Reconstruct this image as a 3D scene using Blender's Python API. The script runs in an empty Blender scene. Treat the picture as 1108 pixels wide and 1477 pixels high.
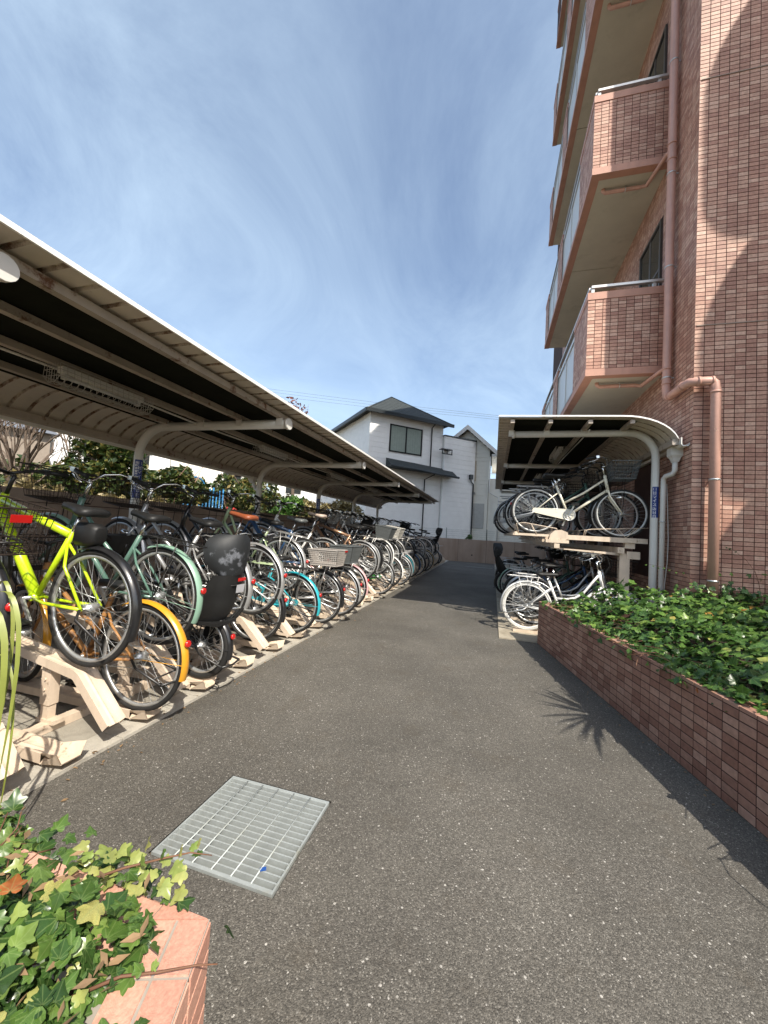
import bpy, math, random
import numpy as np
from mathutils import Vector, Matrix
R = math.radians
rnd = random.Random(7)
sc = bpy.context.scene
col = sc.collection

# ------------------------------------------------------------ camera
F_PX, CXP, CYP, CAM_H = 555.0, 554.0, 738.5, 1.3
def camera_basis():
    s, vx, vy = .058, 711., 773.5
    y0 = vy - s * (vx - CXP) - CYP
    n = np.cross([1, s, 0], [0, y0, F_PX]); n = n / np.linalg.norm(n)
    if n[1] > 0: n = -n
    Z = n
    Y = np.array([vx - CXP, vy - CYP, F_PX]); Y = Y - Y.dot(Z) * Z; Y /= np.linalg.norm(Y)
    X = np.cross(Y, Z)
    if X[0] < 0: X = -X
    return np.array([X, Y, Z])
B = camera_basis()
cd = bpy.data.cameras.new('camera'); cam = bpy.data.objects.new('camera', cd); col.objects.link(cam)
cd.sensor_fit = 'VERTICAL'; cd.sensor_height = 36; cd.sensor_width = 27
cd.lens = F_PX / 1477 * 36; cd.clip_start = .02; cd.clip_end = 1500
rt, up, bk = B @ np.array([1, 0, 0]), B @ np.array([0, -1, 0]), B @ np.array([0, 0, -1])
cam.matrix_world = Matrix(((rt[0], up[0], bk[0], 0), (rt[1], up[1], bk[1], 0), (rt[2], up[2], bk[2], CAM_H), (0, 0, 0, 1)))
sc.camera = cam

# ------------------------------------------------------------ sun, sky, exposure
SUN = Vector((1.85, -1.99, 2.91)).normalized()
sd = bpy.data.lights.new('sun', 'SUN'); sd.energy = 4.5; sd.angle = R(.5); sd.color = (1, .93, .82)
so = bpy.data.objects.new('sun', sd); col.objects.link(so)
so.rotation_euler = SUN.to_track_quat('Z', 'Y').to_euler(); so.location = (20, -20, 40)
w = bpy.data.worlds.new("World"); sc.world = w; w.use_nodes = True
nt = w.node_tree; N = nt.nodes; L = nt.links; N.clear()
out = N.new('ShaderNodeOutputWorld'); bg = N.new('ShaderNodeBackground'); bg.inputs[1].default_value = .15
sky = N.new('ShaderNodeTexSky'); sky.sky_type = 'NISHITA'; sky.sun_disc = False
sky.sun_elevation = math.asin(SUN.z); sky.sun_rotation = math.atan2(SUN.x, SUN.y)
sky.air_density = 1.0; sky.dust_density = 2.2; sky.ozone_density = 1.0
tc = N.new('ShaderNodeTexCoord'); sep = N.new('ShaderNodeSeparateXYZ'); L.new(tc.outputs['Generated'], sep.inputs[0])
ad = N.new('ShaderNodeMath'); ad.operation = 'ADD'; ad.inputs[1].default_value = .22; L.new(sep.outputs[2], ad.inputs[0])
mx0 = N.new('ShaderNodeMath'); mx0.operation = 'MAXIMUM'; mx0.inputs[1].default_value = .12; L.new(ad.outputs[0], mx0.inputs[0])
dx = N.new('ShaderNodeMath'); dx.operation = 'DIVIDE'; L.new(sep.outputs[0], dx.inputs[0]); L.new(mx0.outputs[0], dx.inputs[1])
dy = N.new('ShaderNodeMath'); dy.operation = 'DIVIDE'; L.new(sep.outputs[1], dy.inputs[0]); L.new(mx0.outputs[0], dy.inputs[1])
cmb = N.new('ShaderNodeCombineXYZ'); L.new(dx.outputs[0], cmb.inputs[0]); L.new(dy.outputs[0], cmb.inputs[1])
mp = N.new('ShaderNodeMapping'); mp.inputs['Rotation'].default_value = (0, 0, R(28)); mp.inputs['Scale'].default_value = (1.35, 1.0, 1)
L.new(cmb.outputs[0], mp.inputs[0])
n1 = N.new('ShaderNodeTexNoise'); n1.inputs['Scale'].default_value = 1.1; n1.inputs['Detail'].default_value = 7; n1.inputs['Roughness'].default_value = .66; n1.inputs['Distortion'].default_value = .9
L.new(mp.outputs[0], n1.inputs[0])
n2 = N.new('ShaderNodeTexNoise'); n2.inputs['Scale'].default_value = .55; n2.inputs['Detail'].default_value = 3
L.new(cmb.outputs[0], n2.inputs[0])
mm = N.new('ShaderNodeMath'); mm.operation = 'MULTIPLY'; L.new(n1.outputs[0], mm.inputs[0]); L.new(n2.outputs[0], mm.inputs[1])
mr = N.new('ShaderNodeMapRange'); mr.inputs[1].default_value = .14; mr.inputs[2].default_value = .46; mr.inputs[3].default_value = .06; mr.inputs[4].default_value = .56
L.new(mm.outputs[0], mr.inputs[0])
mixc = N.new('ShaderNodeMix'); mixc.data_type = 'RGBA'; L.new(mr.outputs[0], mixc.inputs[0])
mixc.inputs[7].default_value = (4.6, 5.75, 6.7, 1)
L.new(sky.outputs[0], mixc.inputs[6]); L.new(mixc.outputs[2], bg.inputs[0]); L.new(bg.outputs[0], out.inputs[0])
vs = sc.view_settings; vs.view_transform = 'Standard'; vs.look = 'None'; vs.gamma = 1; vs.exposure = .56; vs.use_curve_mapping = False
sc.render.resolution_x, sc.render.resolution_y = 768, 1024
sc.cycles.use_denoising = True; sc.cycles.max_bounces = 8; sc.cycles.transparent_max_bounces = 8
sc.cycles.caustics_reflective = False; sc.cycles.caustics_refractive = False; sc.cycles.sample_clamp_indirect = 6

# ------------------------------------------------------------ mesh helpers
def V3(a): return np.array(a, float)
class G:
    def __init__(self): self.v = []; self.f = []; self.s = []; self.uv = None; self.tone = None
    def add(self, vs_, fs, smooth=False):
        o = len(self.v); self.v.extend([tuple(map(float, p)) for p in vs_])
        for f in fs: self.f.append(tuple(i + o for i in f)); self.s.append(smooth)
        return self
    def box(self, x0, x1, y0, y1, z0, z1):
        v = [(x, y, z) for z in (z0, z1) for y in (y0, y1) for x in (x0, x1)]
        return self.add(v, [(0, 2, 3, 1), (4, 5, 7, 6), (0, 1, 5, 4), (2, 6, 7, 3), (0, 4, 6, 2), (1, 3, 7, 5)])
    def obb(self, c, a, b, d):
        c, a, b, d = map(V3, (c, a, b, d)); v = []
        for k in (-1, 1):
            for j in (-1, 1):
                for i in (-1, 1): v.append(c + a * i + b * j + d * k)
        fs = [(0, 2, 3, 1), (4, 5, 7, 6), (0, 1, 5, 4), (2, 6, 7, 3), (0, 4, 6, 2), (1, 3, 7, 5)]
        if np.dot(np.cross(a, b), d) < 0: fs = [f[::-1] for f in fs]
        return self.add(v, fs)
    def bar(self, p, q, w, h, upv=(0, 0, 1)):
        p, q, u = V3(p), V3(q), V3(upv); d = q - p; ln = np.linalg.norm(d); d /= ln
        s = np.cross(d, u); s /= np.linalg.norm(s); u = np.cross(s, d)
        return self.obb((p + q) / 2, d * ln / 2, s * w / 2, u * h / 2)
    def tube(self, pts, r, n=8, closed=False, cap=True, rs=None, smooth=True):
        pts = [V3(p) for p in pts]; m = len(pts); rings = []
        prev = None
        for i in range(m):
            if closed: t = pts[(i + 1) % m] - pts[i - 1]
            else: t = pts[min(i + 1, m - 1)] - pts[max(i - 1, 0)]
            t /= (np.linalg.norm(t) + 1e-12)
            if prev is None:
                a = np.array([0, 0, 1.]) if abs(t[2]) < .9 else np.array([1., 0, 0])
                u = np.cross(t, a)
            else:
                u = prev - t * prev.dot(t)
            u /= (np.linalg.norm(u) + 1e-12); prev = u; v = np.cross(t, u)
            rr = rs[i] if rs else r
            rings.append([pts[i] + rr * (math.cos(2 * math.pi * k / n) * u + math.sin(2 * math.pi * k / n) * v) for k in range(n)])
        vs_ = [p for rg in rings for p in rg]; fs = []
        for i in range(m if closed else m - 1):
            j = (i + 1) % m
            for k in range(n):
                k2 = (k + 1) % n; fs.append((i * n + k, i * n + k2, j * n + k2, j * n + k))
        self.add(vs_, fs, smooth)
        if cap and not closed:
            o = len(self.v) - len(vs_)
            self.f.append(tuple(o + k for k in range(n))[::-1]); self.s.append(False)
            self.f.append(tuple(o + (m - 1) * n + k for k in range(n))); self.s.append(False)
        return self
    def ring(self, c, rad, r, n=32, m=8, axis='y'):
        pts = []
        for k in range(n):
            a = 2 * math.pi * k / n; x, y = rad * math.cos(a), rad * math.sin(a)
            pts.append({'y': (c[0] + x, c[1], c[2] + y), 'z': (c[0] + x, c[1] + y, c[2]), 'x': (c[0], c[1] + x, c[2] + y)}[axis])
        return self.tube(pts, r, m, closed=True)
    def prism(self, poly, fn, t0, t1):   # poly of (a,b); fn(a,b,t)->xyz
        n = len(poly); v = [fn(a, b, t0) for a, b in poly] + [fn(a, b, t1) for a, b in poly]
        fs = [tuple(range(n))[::-1], tuple(range(n, 2 * n))] + [(i, (i + 1) % n, n + (i + 1) % n, n + i) for i in range(n)]
        return self.add(v, fs)
    def sweep(self, prof, path, closedprof=True):  # prof list of (y, n), path of (x,z) in XZ plane
        m = len(path); k = len(prof); vs_ = []
        for i, (x, z) in enumerate(path):
            a = V3((path[max(i - 1, 0)][0], path[max(i - 1, 0)][1])); b = V3((path[min(i + 1, m - 1)][0], path[min(i + 1, m - 1)][1]))
            t = b - a; t /= np.linalg.norm(t); nx, nz = -t[1], t[0]
            if nz < 0: nx, nz = -nx, -nz
            for (y, h) in prof: vs_.append((x + nx * h, y, z + nz * h))
        fs = []
        for i in range(m - 1):
            for j in range(k if closedprof else k - 1):
                j2 = (j + 1) % k; fs.append((i * k + j, i * k + j2, (i + 1) * k + j2, (i + 1) * k + j))
        if closedprof: fs += [tuple(range(k))[::-1], tuple((m - 1) * k + j for j in range(k))]
        return self.add(vs_, fs)
    def loft(self, rings, cap=True, smooth=True):
        n = len(rings[0]); v = [p for r_ in rings for p in r_]; fs = []
        for i in range(len(rings) - 1):
            for k in range(n):
                k2 = (k + 1) % n; fs.append((i * n + k, i * n + k2, (i + 1) * n + k2, (i + 1) * n + k))
        if cap: fs += [tuple(range(n))[::-1], tuple((len(rings) - 1) * n + k for k in range(n))]
        return self.add(v, fs, smooth)
    def grid(self, rows, smooth=True):
        n = len(rows[0]); v = [p for r_ in rows for p in r_]
        fs = [(i * n + k, i * n + k + 1, (i + 1) * n + k + 1, (i + 1) * n + k) for i in range(len(rows) - 1) for k in range(n - 1)]
        return self.add(v, fs, smooth)
    def shift(self, d):
        d = tuple(d); self.v = [(a + d[0], b + d[1], c + d[2]) for a, b, c in self.v]; return self
    def mesh(self, name, mat=None):
        me = bpy.data.meshes.new(name); me.from_pydata(self.v, [], self.f)
        if any(self.s): me.polygons.foreach_set('use_smooth', self.s)
        if self.uv is not None:
            uvl = me.uv_layers.new(name='UVMap'); idx = np.empty(len(me.loops), np.int32); me.loops.foreach_get('vertex_index', idx)
            uvl.data.foreach_set('uv', np.array(self.uv, np.float32)[idx].ravel())
        if self.tone is not None:
            a = me.attributes.new('tone', 'FLOAT', 'FACE'); a.data.foreach_set('value', np.array(self.tone, np.float32))
        if mat: me.materials.append(mat)
        me.update(); return me

def np_mesh(name, verts, faces, mat, tone=None, uv=None, smooth=False):
    me = bpy.data.meshes.new(name); verts = np.asarray(verts, np.float32); faces = np.asarray(faces, np.int32)
    k = faces.shape[1]; me.vertices.add(len(verts)); me.vertices.foreach_set('co', verts.ravel())
    me.loops.add(faces.size); me.loops.foreach_set('vertex_index', faces.ravel())
    me.polygons.add(len(faces)); me.polygons.foreach_set('loop_start', np.arange(0, faces.size, k, dtype=np.int32))
    me.update(calc_edges=True)
    me.polygons.foreach_set('use_smooth', [bool(smooth)] * len(faces))
    if tone is not None:
        a = me.attributes.new('tone', 'FLOAT', 'FACE'); a.data.foreach_set('value', np.asarray(tone, np.float32))
    if uv is not None:
        u = me.uv_layers.new(name='UVMap'); u.data.foreach_set('uv', np.asarray(uv, np.float32)[faces.ravel()].ravel())
    me.materials.append(mat); return me

def link(name, data, parent=None, loc=(0, 0, 0), rot=(0, 0, 0)):
    o = bpy.data.objects.new(name, data); col.objects.link(o); o.location = loc; o.rotation_euler = rot
    if parent: o.parent = parent
    return o
def tag(o, label=None, cat=None, group=None, kind=None):
    if label: o['label'] = label
    if cat: o['category'] = cat
    if group: o['group'] = group
    if kind: o['kind'] = kind
    return o
def thing(name, label, cat, loc=(0, 0, 0), rot=(0, 0, 0), group=None):
    return tag(link(name, None, None, loc, rot), label, cat, group)
def wpos(p):
    v = Vector((0, 0, 0))
    while p: v += p.location; p = p.parent
    return v
def part(name, g, mat, parent, label=None, kind=None):   # geometry given in world coordinates
    o = wpos(parent); g.shift((-o.x, -o.y, -o.z))
    ob = link(name, g.mesh(name, mat), parent)
    return tag(ob, label, None, None, kind)
def struct(name, g, mat): return tag(link(name, g.mesh(name, mat)), kind='structure')

# ------------------------------------------------------------ materials
def M(name, c, rough=.5, metal=0., var=.12, vscale=6., bump=0., bscale=60., spots=None, coat=0., spec=.5, stain=None):
    m = bpy.data.materials.new(name); m.use_nodes = True; t = m.node_tree; n = t.nodes; l = t.links; b = n['Principled BSDF']
    b.inputs['Roughness'].default_value = rough; b.inputs['Metallic'].default_value = metal
    b.inputs['Coat Weight'].default_value = coat; b.inputs['Coat Roughness'].default_value = .15
    b.inputs['Specular IOR Level'].default_value = spec
    tcn = n.new('ShaderNodeTexCoord'); oc = tcn.outputs['Object']
    nz = n.new('ShaderNodeTexNoise'); nz.inputs['Scale'].default_value = vscale; nz.inputs['Detail'].default_value = 6; nz.inputs['Roughness'].default_value = .65; l.new(oc, nz.inputs[0])
    mrn = n.new('ShaderNodeMapRange'); mrn.inputs[1].default_value = .25; mrn.inputs[2].default_value = .75; mrn.inputs[3].default_value = 1 - var; mrn.inputs[4].default_value = 1 + var; l.new(nz.outputs[0], mrn.inputs[0])
    mul = n.new('ShaderNodeMix'); mul.data_type = 'RGBA'; mul.blend_type = 'MULTIPLY'; mul.inputs[0].default_value = 1; mul.inputs[6].default_value = (*c, 1); l.new(mrn.outputs[0], mul.inputs[7])
    last = mul.outputs[2]
    if spots:   # (color, scale, threshold, softness)
        sc_, s2, th, sf = spots
        z2 = n.new('ShaderNodeTexNoise'); z2.inputs['Scale'].default_value = s2; z2.inputs['Detail'].default_value = 8; z2.inputs['Roughness'].default_value = .7; l.new(oc, z2.inputs[0])
        r2 = n.new('ShaderNodeMapRange'); r2.inputs[1].default_value = th; r2.inputs[2].default_value = th + sf; l.new(z2.outputs[0], r2.inputs[0])
        mx = n.new('ShaderNodeMix'); mx.data_type = 'RGBA'; l.new(r2.outputs[0], mx.inputs[0]); l.new(last, mx.inputs[6]); mx.inputs[7].default_value = (*sc_, 1); last = mx.outputs[2]
    if stain:   # vertical runs (color, scale, amount)
        mpn = n.new('ShaderNodeMapping'); mpn.inputs['Scale'].default_value = (stain[1], stain[1], stain[1] * .12); l.new(oc, mpn.inputs[0])
        z3 = n.new('ShaderNodeTexNoise'); z3.inputs['Scale'].default_value = 1; z3.inputs['Detail'].default_value = 5; l.new(mpn.outputs[0], z3.inputs[0])
        r3 = n.new('ShaderNodeMapRange'); r3.inputs[1].default_value = .45; r3.inputs[2].default_value = .75; r3.inputs[4].default_value = stain[2]; l.new(z3.outputs[0], r3.inputs[0])
        mx = n.new('ShaderNodeMix'); mx.data_type = 'RGBA'; l.new(r3.outputs[0], mx.inputs[0]); l.new(last, mx.inputs[6]); mx.inputs[7].default_value = (*stain[0], 1); last = mx.outputs[2]
    l.new(last, b.inputs['Base Color'])
    if bump:
        bz = n.new('ShaderNodeTexNoise'); bz.inputs['Scale'].default_value = bscale; bz.inputs['Detail'].default_value = 4; l.new(oc, bz.inputs[0])
        bp = n.new('ShaderNodeBump'); bp.inputs['Strength'].default_value = bump; bp.inputs['Distance'].default_value = .01; l.new(bz.outputs[0], bp.inputs['Height']); l.new(bp.outputs[0], b.inputs['Normal'])
    return m

def ramp_mat(name, stops, rough=.6, extra_noise=.15, nscale=40, bump=.15, bscale=200, spec=.4, coat=0.):
    m = bpy.data.materials.new(name); m.use_nodes = True; t = m.node_tree; n = t.nodes; l = t.links; b = n['Principled BSDF']
    b.inputs['Roughness'].default_value = rough; b.inputs['Specular IOR Level'].default_value = spec; b.inputs['Coat Weight'].default_value = coat
    at = n.new('ShaderNodeAttribute'); at.attribute_name = 'tone'
    rp = n.new('ShaderNodeValToRGB'); cr = rp.color_ramp
    while len(cr.elements) < len(stops): cr.elements.new(.5)
    for e, (p, c) in zip(cr.elements, stops): e.position = p; e.color = (*c, 1)
    l.new(at.outputs['Fac'], rp.inputs[0])
    tcn = n.new('ShaderNodeTexCoord'); nz = n.new('ShaderNodeTexNoise'); nz.inputs['Scale'].default_value = nscale; nz.inputs['Detail'].default_value = 5; l.new(tcn.outputs['Object'], nz.inputs[0])
    mrn = n.new('ShaderNodeMapRange'); mrn.inputs[1].default_value = .3; mrn.inputs[2].default_value = .7; mrn.inputs[3].default_value = 1 - extra_noise; mrn.inputs[4].default_value = 1 + extra_noise; l.new(nz.outputs[0], mrn.inputs[0])
    mul = n.new('ShaderNodeMix'); mul.data_type = 'RGBA'; mul.blend_type = 'MULTIPLY'; mul.inputs[0].default_value = 1; l.new(rp.outputs[0], mul.inputs[6]); l.new(mrn.outputs[0], mul.inputs[7])
    gq = n.new('ShaderNodeNewGeometry'); mq = n.new('ShaderNodeMapping'); mq.inputs['Scale'].default_value = (1.6, 1.6, .35); l.new(gq.outputs['Position'], mq.inputs[0])
    zq = n.new('ShaderNodeTexNoise'); zq.inputs['Scale'].default_value = 1.3; zq.inputs['Detail'].default_value = 7; zq.inputs['Roughness'].default_value = .65; l.new(mq.outputs[0], zq.inputs[0])
    rq = n.new('ShaderNodeMapRange'); rq.inputs[1].default_value = .3; rq.inputs[2].default_value = .7; rq.inputs[3].default_value = .84; rq.inputs[4].default_value = 1.13; l.new(zq.outputs[0], rq.inputs[0])
    mw = n.new('ShaderNodeMix'); mw.data_type = 'RGBA'; mw.blend_type = 'MULTIPLY'; mw.inputs[0].default_value = 1; l.new(mul.outputs[2], mw.inputs[6]); l.new(rq.outputs[0], mw.inputs[7])
    l.new(mw.outputs[2], b.inputs['Base Color'])
    if bump:
        bz = n.new('ShaderNodeTexNoise'); bz.inputs['Scale'].default_value = bscale; bz.inputs['Detail'].default_value = 3; l.new(tcn.outputs['Object'], bz.inputs[0])
        bp = n.new('ShaderNodeBump'); bp.inputs['Strength'].default_value = bump; bp.inputs['Distance'].default_value = .004; l.new(bz.outputs[0], bp.inputs['Height']); l.new(bp.outputs[0], b.inputs['Normal'])
    return m

TILE = ramp_mat('tile', [(0, (.37, .19, .14)), (.35, (.44, .24, .175)), (.6, (.49, .285, .21)), (.85, (.54, .335, .25)), (1, (.59, .38, .29))], rough=.55)
TILE_NEAR = ramp_mat('tile_near', [(0, (.55, .28, .20)), (1, (.64, .36, .26))], rough=.65, extra_noise=.18, nscale=170, bump=.22, bscale=350)
GROUT = M('grout', (.062, .028, .02), .9, var=.2)
GROUT_L = M('grout_light', (.34, .30, .25), .9, var=.2)
PINK = M('pink_paint', (.52, .28, .205), .6, var=.12, vscale=3, stain=((.30, .17, .13), 6, .55), bump=.08)
PIPE = M('pink_pipe', (.56, .32, .25), .48, var=.12, vscale=5, stain=((.38, .22, .17), 9, .5), bump=.06)
CONC_UNDER = M('soffit_paint', (.58, .55, .45), .8, var=.12, vscale=1.2, bump=.1, bscale=30, spots=((.40, .38, .30), 1.6, .55, .2))
STEEL = M('galvanised', (.62, .63, .62), .38, .75, var=.15, vscale=20)
CHROME = M('chrome', (.75, .75, .74), .18, 1., var=.08)
ALU = M('aluminium', (.62, .61, .58), .35, .6, var=.06)
WHITE_METAL = M('white_post', (.74, .72, .67), .45, var=.07, vscale=3, spots=((.22, .12, .06), 14, .70, .05))
RUSTY_WHITE = M('rusty_purlin', (.42, .36, .30), .6, var=.15, spots=((.14, .06, .03), 8, .55, .10))
ROOF_WHITE = M('roof_sheet', (.66, .59, .49), .5, var=.08, vscale=4, spots=((.2, .10, .05), 7, .66, .08))
def rib_rust(m):
    t = m.node_tree; n = t.nodes; l = t.links; b = n['Principled BSDF']; src = b.inputs['Base Color'].links[0].from_socket
    g_ = n.new('ShaderNodeNewGeometry'); s_ = n.new('ShaderNodeSeparateXYZ'); l.new(g_.outputs['Position'], s_.inputs[0])
    def mth(op, a, v=None):
        q = n.new('ShaderNodeMath'); q.operation = op; l.new(a, q.inputs[0])
        if v is not None:
            if isinstance(v, float): q.inputs[1].default_value = v
            else: l.new(v, q.inputs[1])
        return q.outputs[0]
    f = mth('FRACT', mth('DIVIDE', mth('ADD', s_.outputs[1], 1.6), .15)); m1 = mth('GREATER_THAN', f, .80)
    nz = n.new('ShaderNodeTexNoise'); nz.inputs['Scale'].default_value = 9; nz.inputs['Detail'].default_value = 8; nz.inputs['Roughness'].default_value = .75; l.new(g_.outputs['Position'], nz.inputs[0])
    r_ = n.new('ShaderNodeMapRange'); r_.inputs[1].default_value = .42; r_.inputs[2].default_value = .60; l.new(nz.outputs[0], r_.inputs[0])
    fac = mth('MULTIPLY', m1, r_.outputs[0]); mx = n.new('ShaderNodeMix'); mx.data_type = 'RGBA'; l.new(fac, mx.inputs[0]); l.new(src, mx.inputs[6]); mx.inputs[7].default_value = (.20, .11, .06, 1); l.new(mx.outputs[2], b.inputs['Base Color'])
rib_rust(ROOF_WHITE)
DRIP = M('drip_edge', (.88, .87, .84), .45, var=.04)
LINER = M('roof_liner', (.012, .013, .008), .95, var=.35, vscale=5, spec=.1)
CREAM = M('cream_steel', (.66, .54, .415), .5, var=.16, vscale=5, spots=((.26, .17, .10), 11, .62, .08), bump=.08, stain=((.42, .33, .24), 14, .5))
CONC = M('concrete', (.31, .285, .235), .9, var=.28, vscale=3.0, bump=.5, bscale=90, spots=((.14, .12, .095), 2.2, .50, .25))
KERB = M('kerb_concrete', (.42, .39, .33), .9, var=.2, vscale=8, bump=.5, bscale=120, spots=((.2, .18, .15), 5, .55, .2))
WALLC = M('wall_render', (.36, .28, .225), .9, var=.12, vscale=2.5, bump=.25, bscale=80, stain=((.22, .165, .13), 3.5, .7))
ENDWALL = M('end_wall_render', (.42, .31, .235), .9, var=.12, vscale=2.5, bump=.25, bscale=80, stain=((.29, .19, .13), 3.5, .7))
SOIL = M('soil', (.05, .033, .022), .95, var=.5, vscale=12, bump=.8, bscale=40)
RUBBER = M('rubber', (.022, .021, .02), .7, var=.2, vscale=20, spec=.35)
BLACK = M('black_plastic', (.016, .016, .016), .5, var=.3, vscale=9, spec=.35)
DULLRIM = M('dull_rim', (.22, .21, .20), .45, .6, var=.2)
BLACKMET = M('black_metal', (.02, .019, .018), .35, var=.2)
DARKWIRE = M('dark_wire', (.035, .025, .02), .5, .3, var=.3)
GREYPL = M('grey_plastic', (.36, .33, .30), .55, var=.12)
CLEARGREY = M('dark_grey_plastic', (.12, .13, .13), .4, var=.12)
SILVERWIRE = M('silver_wire', (.55, .54, .52), .35, .7, var=.1)
REDREF = M('red_reflector', (.55, .012, .01), .15, var=.1, coat=1)
REDPLATE = M('red_plate', (.50, .012, .01), .3, var=.1, coat=.5)
BROWN = M('brown_leather', (.27, .075, .03), .45, var=.2, vscale=14)
WHITELEATHER = M('pale_saddle', (.5, .40, .33), .5, var=.15)
DARKGLASS = M('window_glass', (.03, .035, .035), .06, 0, var=.1, spec=.8)
NAVY = M('navy_sticker', (.02, .045, .22), .35, var=.1)
WHITEPRINT = M('white_print', (.75, .75, .78), .4, var=.03)
RUST = M('rusty_iron', (.10, .045, .022), .8, var=.4, vscale=20, bump=.3)
BARK = M('bark', (.16, .12, .09), .9, var=.3, vscale=14, bump=.6, bscale=50)
BARK_PINK = M('pale_bark', (.30, .19, .14), .85, var=.25, vscale=10, bump=.4)
YUCCA_BARK = M('grey_trunk', (.17, .15, .125), .9, var=.3, vscale=10, bump=.8, bscale=30)
GREENBLADE = M('blade_leaf', (.22, .25, .05), .45, var=.25, vscale=5, coat=.2)
TEAL = M('teal_tape', (.03, .42, .38), .4, var=.05)
PAPER = M('printed_label', (.45, .45, .47), .5, var=.1)

def asphalt_mat():
    m = bpy.data.materials.new('asphalt'); m.use_nodes = True; t = m.node_tree; n = t.nodes; l = t.links; b = n['Principled BSDF']
    b.inputs['Roughness'].default_value = .82; b.inputs['Specular IOR Level'].default_value = .35
    geo = n.new('ShaderNodeNewGeometry'); P = geo.outputs['Position']
    def vor(s):
        v = n.new('ShaderNodeTexVoronoi'); v.inputs['Scale'].default_value = s; v.inputs['Randomness'].default_value = 1; l.new(P, v.inputs['Vector']); return v
    v1, v2 = vor(235), vor(95)
    cs = n.new('ShaderNodeSeparateColor'); l.new(v1.outputs['Color'], cs.inputs[0])
    rp = n.new('ShaderNodeValToRGB'); cr = rp.color_ramp
    for _ in range(4): cr.elements.new(.5)
    for e, (p, c) in zip(cr.elements, [(0, (.062, .057, .049)), (.38, (.094, .087, .074)), (.74, (.127, .117, .100)), (.94, (.168, .156, .134)), (.988, (.24, .225, .195)), (1, (.40, .38, .34))]): e.position = p; e.color = (*c, 1)
    l.new(cs.outputs[0], rp.inputs[0])
    cs2 = n.new('ShaderNodeSeparateColor'); l.new(v2.outputs['Color'], cs2.inputs[0])
    r2 = n.new('ShaderNodeMapRange'); r2.inputs[1].default_value = .985; r2.inputs[2].default_value = .99; l.new(cs2.outputs[1], r2.inputs[0])
    d2 = n.new('ShaderNodeMath'); d2.operation = 'LESS_THAN'; d2.inputs[1].default_value = .42; l.new(v2.outputs['Distance'], d2.inputs[0])
    mm_ = n.new('ShaderNodeMath'); mm_.operation = 'MULTIPLY'; l.new(r2.outputs[0], mm_.inputs[0]); l.new(d2.outputs[0], mm_.inputs[1])
    mx = n.new('ShaderNodeMix'); mx.data_type = 'RGBA'; l.new(mm_.outputs[0], mx.inputs[0]); l.new(rp.outputs[0], mx.inputs[6]); mx.inputs[7].default_value = (.42, .40, .36, 1)
    z = n.new('ShaderNodeTexNoise'); z.inputs['Scale'].default_value = .9; z.inputs['Detail'].default_value = 8; z.inputs['Roughness'].default_value = .6; l.new(P, z.inputs[0])
    r3 = n.new('ShaderNodeMapRange'); r3.inputs[1].default_value = .3; r3.inputs[2].default_value = .7; r3.inputs[3].default_value = .72; r3.inputs[4].default_value = 1.25; l.new(z.outputs[0], r3.inputs[0])
    mu = n.new('ShaderNodeMix'); mu.data_type = 'RGBA'; mu.blend_type = 'MULTIPLY'; mu.inputs[0].default_value = 1; l.new(mx.outputs[2], mu.inputs[6]); l.new(r3.outputs[0], mu.inputs[7])
    z4 = n.new('ShaderNodeTexNoise'); z4.inputs['Scale'].default_value = 3.2; z4.inputs['Detail'].default_value = 9; z4.inputs['Roughness'].default_value = .7; l.new(P, z4.inputs[0])
    r4 = n.new('ShaderNodeMapRange'); r4.inputs[1].default_value = .54; r4.inputs[2].default_value = .72; r4.inputs[4].default_value = .45; l.new(z4.outputs[0], r4.inputs[0])
    m4 = n.new('ShaderNodeMix'); m4.data_type = 'RGBA'; l.new(r4.outputs[0], m4.inputs[0]); l.new(mu.outputs[2], m4.inputs[6]); m4.inputs[7].default_value = (.085, .07, .05, 1)
    vc = n.new('ShaderNodeTexVoronoi'); vc.feature = 'DISTANCE_TO_EDGE'; vc.inputs['Scale'].default_value = .33; dn = n.new('ShaderNodeTexNoise'); dn.inputs['Scale'].default_value = 2.5; dn.inputs['Detail'].default_value = 6; l.new(P, dn.inputs[0])
    ds = n.new('ShaderNodeMix'); ds.data_type = 'RGBA'; ds.blend_type = 'LINEAR_LIGHT'; ds.inputs[0].default_value = .35; l.new(P, ds.inputs[6]); l.new(dn.outputs[1], ds.inputs[7]); l.new(ds.outputs[2], vc.inputs[0])
    rc = n.new('ShaderNodeMapRange'); rc.inputs[1].default_value = .004; rc.inputs[2].default_value = .0; rc.inputs[4].default_value = .22; l.new(vc.outputs[0], rc.inputs[0])
    gate = n.new('ShaderNodeMath'); gate.operation = 'GREATER_THAN'; gate.inputs[1].default_value = .52; l.new(z.outputs[0], gate.inputs[0]); gm = n.new('ShaderNodeMath'); gm.operation = 'MULTIPLY'; l.new(rc.outputs[0], gm.inputs[0]); l.new(gate.outputs[0], gm.inputs[1])
    m5 = n.new('ShaderNodeMix'); m5.data_type = 'RGBA'; l.new(gm.outputs[0], m5.inputs[0]); l.new(m4.outputs[2], m5.inputs[6]); m5.inputs[7].default_value = (.03, .028, .025, 1)
    l.new(m5.outputs[2], b.inputs['Base Color'])
    bp = n.new('ShaderNodeBump'); bp.inputs['Strength'].default_value = .55; bp.inputs['Distance'].default_value = .004; bp.invert = True; l.new(v1.outputs['Distance'], bp.inputs['Height']); l.new(bp.outputs[0], b.inputs['Normal'])
    return m
ASPHALT = asphalt_mat()

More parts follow.
